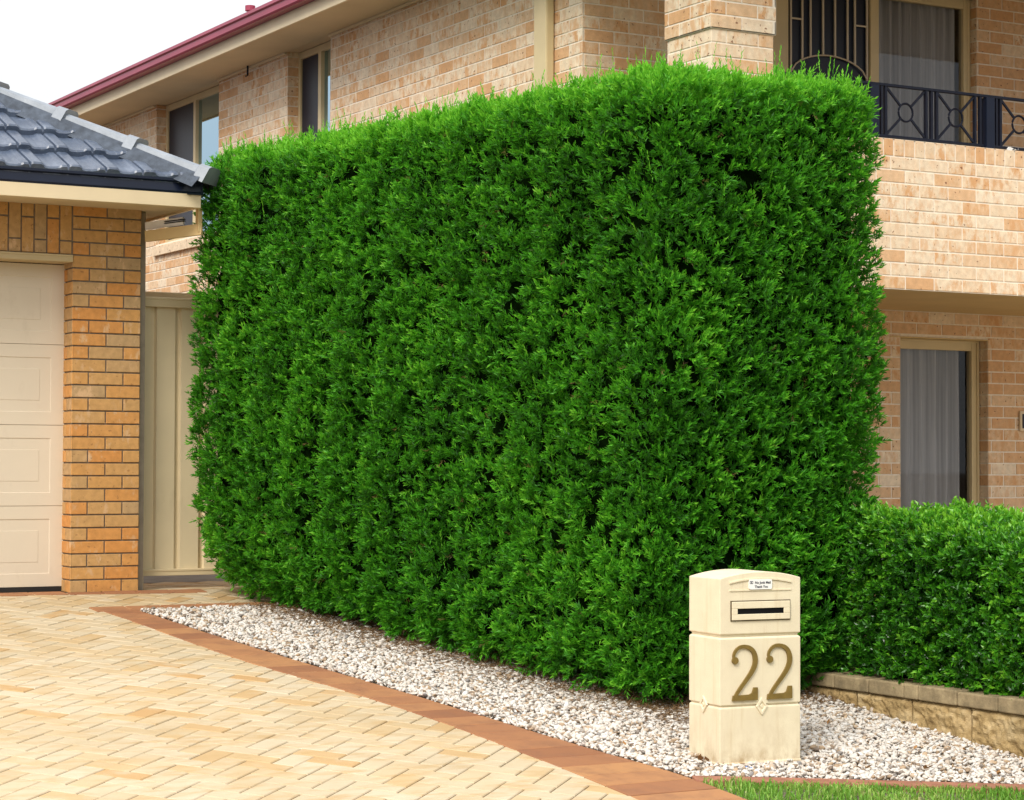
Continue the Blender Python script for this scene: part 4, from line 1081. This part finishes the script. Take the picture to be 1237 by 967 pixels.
# ground floor window
VG = VD + .10
mb = MB(); a, b, c, d = WO; a += .002; b -= .002; fw = .070
mb.box((a, VG, c), (a + fw, VG + .06, d - .003)); mb.box((b - fw, VG, c), (b, VG + .06, d - .003)); mb.box((a + fw, VG + .002, d - .078), (b - fw, VG + .058, d - .003)); mb.box((a + fw, VG + .002, c), (b - fw, VG + .058, c + .07)); mb.box((b - .026, VG - .012, c), (b - .004, VG, d - .003)); mb.box((a, VG - .012, d - .020), (b - .026, VG, d - .004))
wf = mb.build('window', M['frame_paint'], bh, .004)
mb = MB(); mb.poly([(a + fw, VG + .03, c), (b - fw, VG + .03, c), (b - fw, VG + .03, d - .07), (a + fw, VG + .03, d - .07)]); mb.build('glass_pane', M['glass_clear'], wf)
curtain(a, b - .075, VG + .115, c, d, 'curtain', M['curtain'], wf, .12, .034)
mb = MB(); mb.box((a, VG + .25, c), (b, VG + .27, d)); mb.build('black_panel', M['dark_void'], wf)  # black panel in place of the unlit room downstairs
mb = MB(); mb.box((WO[0] - .1, VD - .006, WO[3] - .004), (WO[1] - .002, VD + .09, WO[3] + .004)); mb.build('steel_lintel', M['tan_paint'], wall)
# balcony railing
VR = VB + .06; kr = VR / 11.0
def ru(u): return u * kr
def rz(z): return 1.39 + (z - 1.39) * kr
mb = MB(); zt, zb_ = rz(3.849), rz(3.518)
mb.box((8.13, VR - .014, zt - .009), (13.59, VR + .014, zt + .009))
rail = mb.build('balcony_railing', M['black_iron'], bh, .002)
mb = MB(); mb.box((8.13, VR - .012, zb_ - .008), (13.59, VR + .012, zb_ + .008)); mb.build('bottom_rail', M['black_iron'], rail)
modules = []
base_u = 9.004; mod = .4245
def bars(us, wds):
    mb = MB()
    for u_, w_ in zip(us, wds): mb.box((u_ - w_ / 2, VR - .011, zb_ + .008), (u_ + w_ / 2, VR + .011, zt - .009))
    return mb
panel_edges = [(9.004, 9.340), (9.429, 9.757), (9.978, 10.312)]
while panel_edges[-1][1] < 13.0:
    l = panel_edges[-1][1] + (.09 if len(panel_edges) % 2 == 0 else .222); panel_edges.append((l, l + .333))
panel_edges.insert(0, (8.45, 8.785))
for (p0, p1) in panel_edges:
    p0, p1 = ru(p0), ru(p1); c_ = (p0 + p1) / 2; zc = rz(3.683); rr = .062
    build_each(bars([p0, p1], [.018, .018]), 'baluster', M['black_iron'], rail)
    mb = MB(); mb.tube([(c_ + (rr - .003) * math.cos(t), VR, zc + (rr - .003) * math.sin(t)) for t in np.linspace(0, 2 * math.pi, 24, endpoint=False)], .0075, 6, closed=True); mb.build('ring', M['black_iron'], rail, smooth=True)
    mb = MB()
    for sx in (-1, 1):
        for sz in (-1, 1):
            cr = np.array((c_ + sx * (p1 - p0) / 2, VR, zc + sz * (zt - zb_) / 2 * .97)); d_ = cr - np.array((c_, VR, zc)); d_ /= np.linalg.norm(d_)
            mb.bar(np.array((c_, VR, zc)) + d_ * rr, cr, .012, .014, (0, 1, 0))
    build_each(mb, 'brace', M['black_iron'], rail)
for u0 in [x_ for a_, b_ in zip(panel_edges, panel_edges[1:]) for x_ in [(a_[1], b_[0])]]:
    l, r_ = u0
    if r_ - l < .13: bars([ru((l + r_) / 2)], [.018]).build('baluster', M['black_iron'], rail)
    else:
        build_each(bars([ru(l + .044), ru(r_ - .036)], [.018, .016]), 'baluster', M['black_iron'], rail)
        mb = MB(); m_ = ru((l + r_) / 2 + .004); mb.box((m_ - .036, VR - .03, PT1 - .004), (m_ + .036, VR + .03, zt - .011)); mb.build('post', plain('navy_post', (.007, .011, .026), .4, .1, 10, .2), rail, .004)
# white scrap caught on the ledge
mb = MB()
for k in range(5):
    c_ = np.array((10.075 + k * .014, VB + .012, PT1 + .012)); mb.poly([c_ + rng.normal(0, .014, 3) * np.array((1.3, .5, .6)) for q in range(4)])
o = mb.build('white_scrap', M['white_plastic']); tag(o, 'small crumpled white scrap lying on the balcony ledge below the railing', 'litter')
# plaque on the shaded ground floor wall
pl = thing('wall_plaque', 'small cream framed dark plaque fixed on the shaded brick wall right of the window', 'plaque', (11.6, VD, 1.73))
mb = MB(); mb.box((11.512, VD - .022, 1.660), (11.70, VD - .004, 1.812)); mb.build('frame', M['cream_paint'], pl, .004)
mb = MB(); mb.box((11.532, VD - .026, 1.682), (11.68, VD - .0225, 1.790)); mb.build('face', M['ink'], pl)

# ================================================================== LIGHT, SKY, CAMERA
SUN_EL = R(43); SUN_DIR = np.array((-.80, -.60))   # ground direction towards the sun
w = bpy.data.worlds.new('World'); scene.world = w; w.use_nodes = True; nt = w.node_tree; nt.nodes.clear()
ow = nt.nodes.new('ShaderNodeOutputWorld'); bg = nt.nodes.new('ShaderNodeBackground')
sky = nt.nodes.new('ShaderNodeTexSky'); sky.sky_type = 'NISHITA'; sky.sun_disc = False
sky.sun_elevation = SUN_EL; sky.sun_rotation = math.atan2(SUN_DIR[0], SUN_DIR[1]); sky.air_density = 1.0; sky.dust_density = 3.0
tcw = nt.nodes.new('ShaderNodeTexCoord'); sx = nt.nodes.new('ShaderNodeSeparateXYZ'); nt.links.new(tcw.outputs['Generated'], sx.inputs[0])
mr = nt.nodes.new('ShaderNodeMapRange'); mr.inputs[1].default_value = 0; mr.inputs[2].default_value = 1; mr.inputs[3].default_value = 3.6; mr.inputs[4].default_value = 9.6
nt.links.new(sx.outputs['Z'], mr.inputs[0])       # overcast sky: the zenith about three times as bright as the horizon
cc = nt.nodes.new('ShaderNodeCombineColor')
for k_ in range(3): nt.links.new(mr.outputs[0], cc.inputs[k_])
mxs = nt.nodes.new('ShaderNodeMix'); mxs.data_type = 'RGBA'; mxs.inputs[0].default_value = .88
nt.links.new(sky.outputs[0], mxs.inputs[6]); nt.links.new(cc.outputs[0], mxs.inputs[7])
nt.links.new(mxs.outputs[2], bg.inputs[0]); bg.inputs[1].default_value = .115
nt.links.new(bg.outputs[0], ow.inputs[0])
ld = bpy.data.lights.new('sun', 'SUN'); ld.energy = 1.5; ld.angle = R(22); ld.color = (1, .95, .87)
lo = bpy.data.objects.new('sun', ld); COL.objects.link(lo)
sd = Vector((SUN_DIR[0] * math.cos(SUN_EL), SUN_DIR[1] * math.cos(SUN_EL), math.sin(SUN_EL)))
lo.rotation_euler = sd.to_track_quat('Z', 'Y').to_euler(); lo.location = (0, 0, 30)

cd = bpy.data.cameras.new('camera'); cam = bpy.data.objects.new('camera', cd); COL.objects.link(cam); scene.camera = cam
yaw, pit, roll, f = R(29.579), R(1.709), R(.187), 2636.7
cd.sensor_fit = 'HORIZONTAL'; cd.sensor_width = 36; cd.lens = f / 1237 * 36; cd.clip_start = .1; cd.clip_end = 2000
fw = Vector((math.sin(yaw) * math.cos(pit), math.cos(yaw) * math.cos(pit), math.sin(pit)))
rt = Vector((math.cos(yaw), -math.sin(yaw), 0)); up = rt.cross(fw)
rt2 = rt * math.cos(roll) + up * math.sin(roll); up2 = up * math.cos(roll) - rt * math.sin(roll)
m4 = Matrix((rt2, up2, -fw)).transposed().to_4x4(); m4.translation = (0, 0, 1.39); cam.matrix_world = m4

vs = scene.view_settings
scene.display_settings.display_device = 'sRGB'
vs.view_transform = 'Standard'; vs.look = 'None'; vs.gamma = 1; vs.use_curve_mapping = False; vs.exposure = 1.0
scene.render.engine = 'CYCLES'
cy = scene.cycles; cy.max_bounces = 8; cy.diffuse_bounces = 4; cy.glossy_bounces = 3; cy.transparent_max_bounces = 8; cy.transmission_bounces = 4
cy.use_denoising = True; cy.denoiser = 'OPENIMAGEDENOISE'; cy.denoising_input_passes = 'RGB_ALBEDO_NORMAL'; cy.denoising_prefilter = 'NONE'; cy.use_adaptive_sampling = True
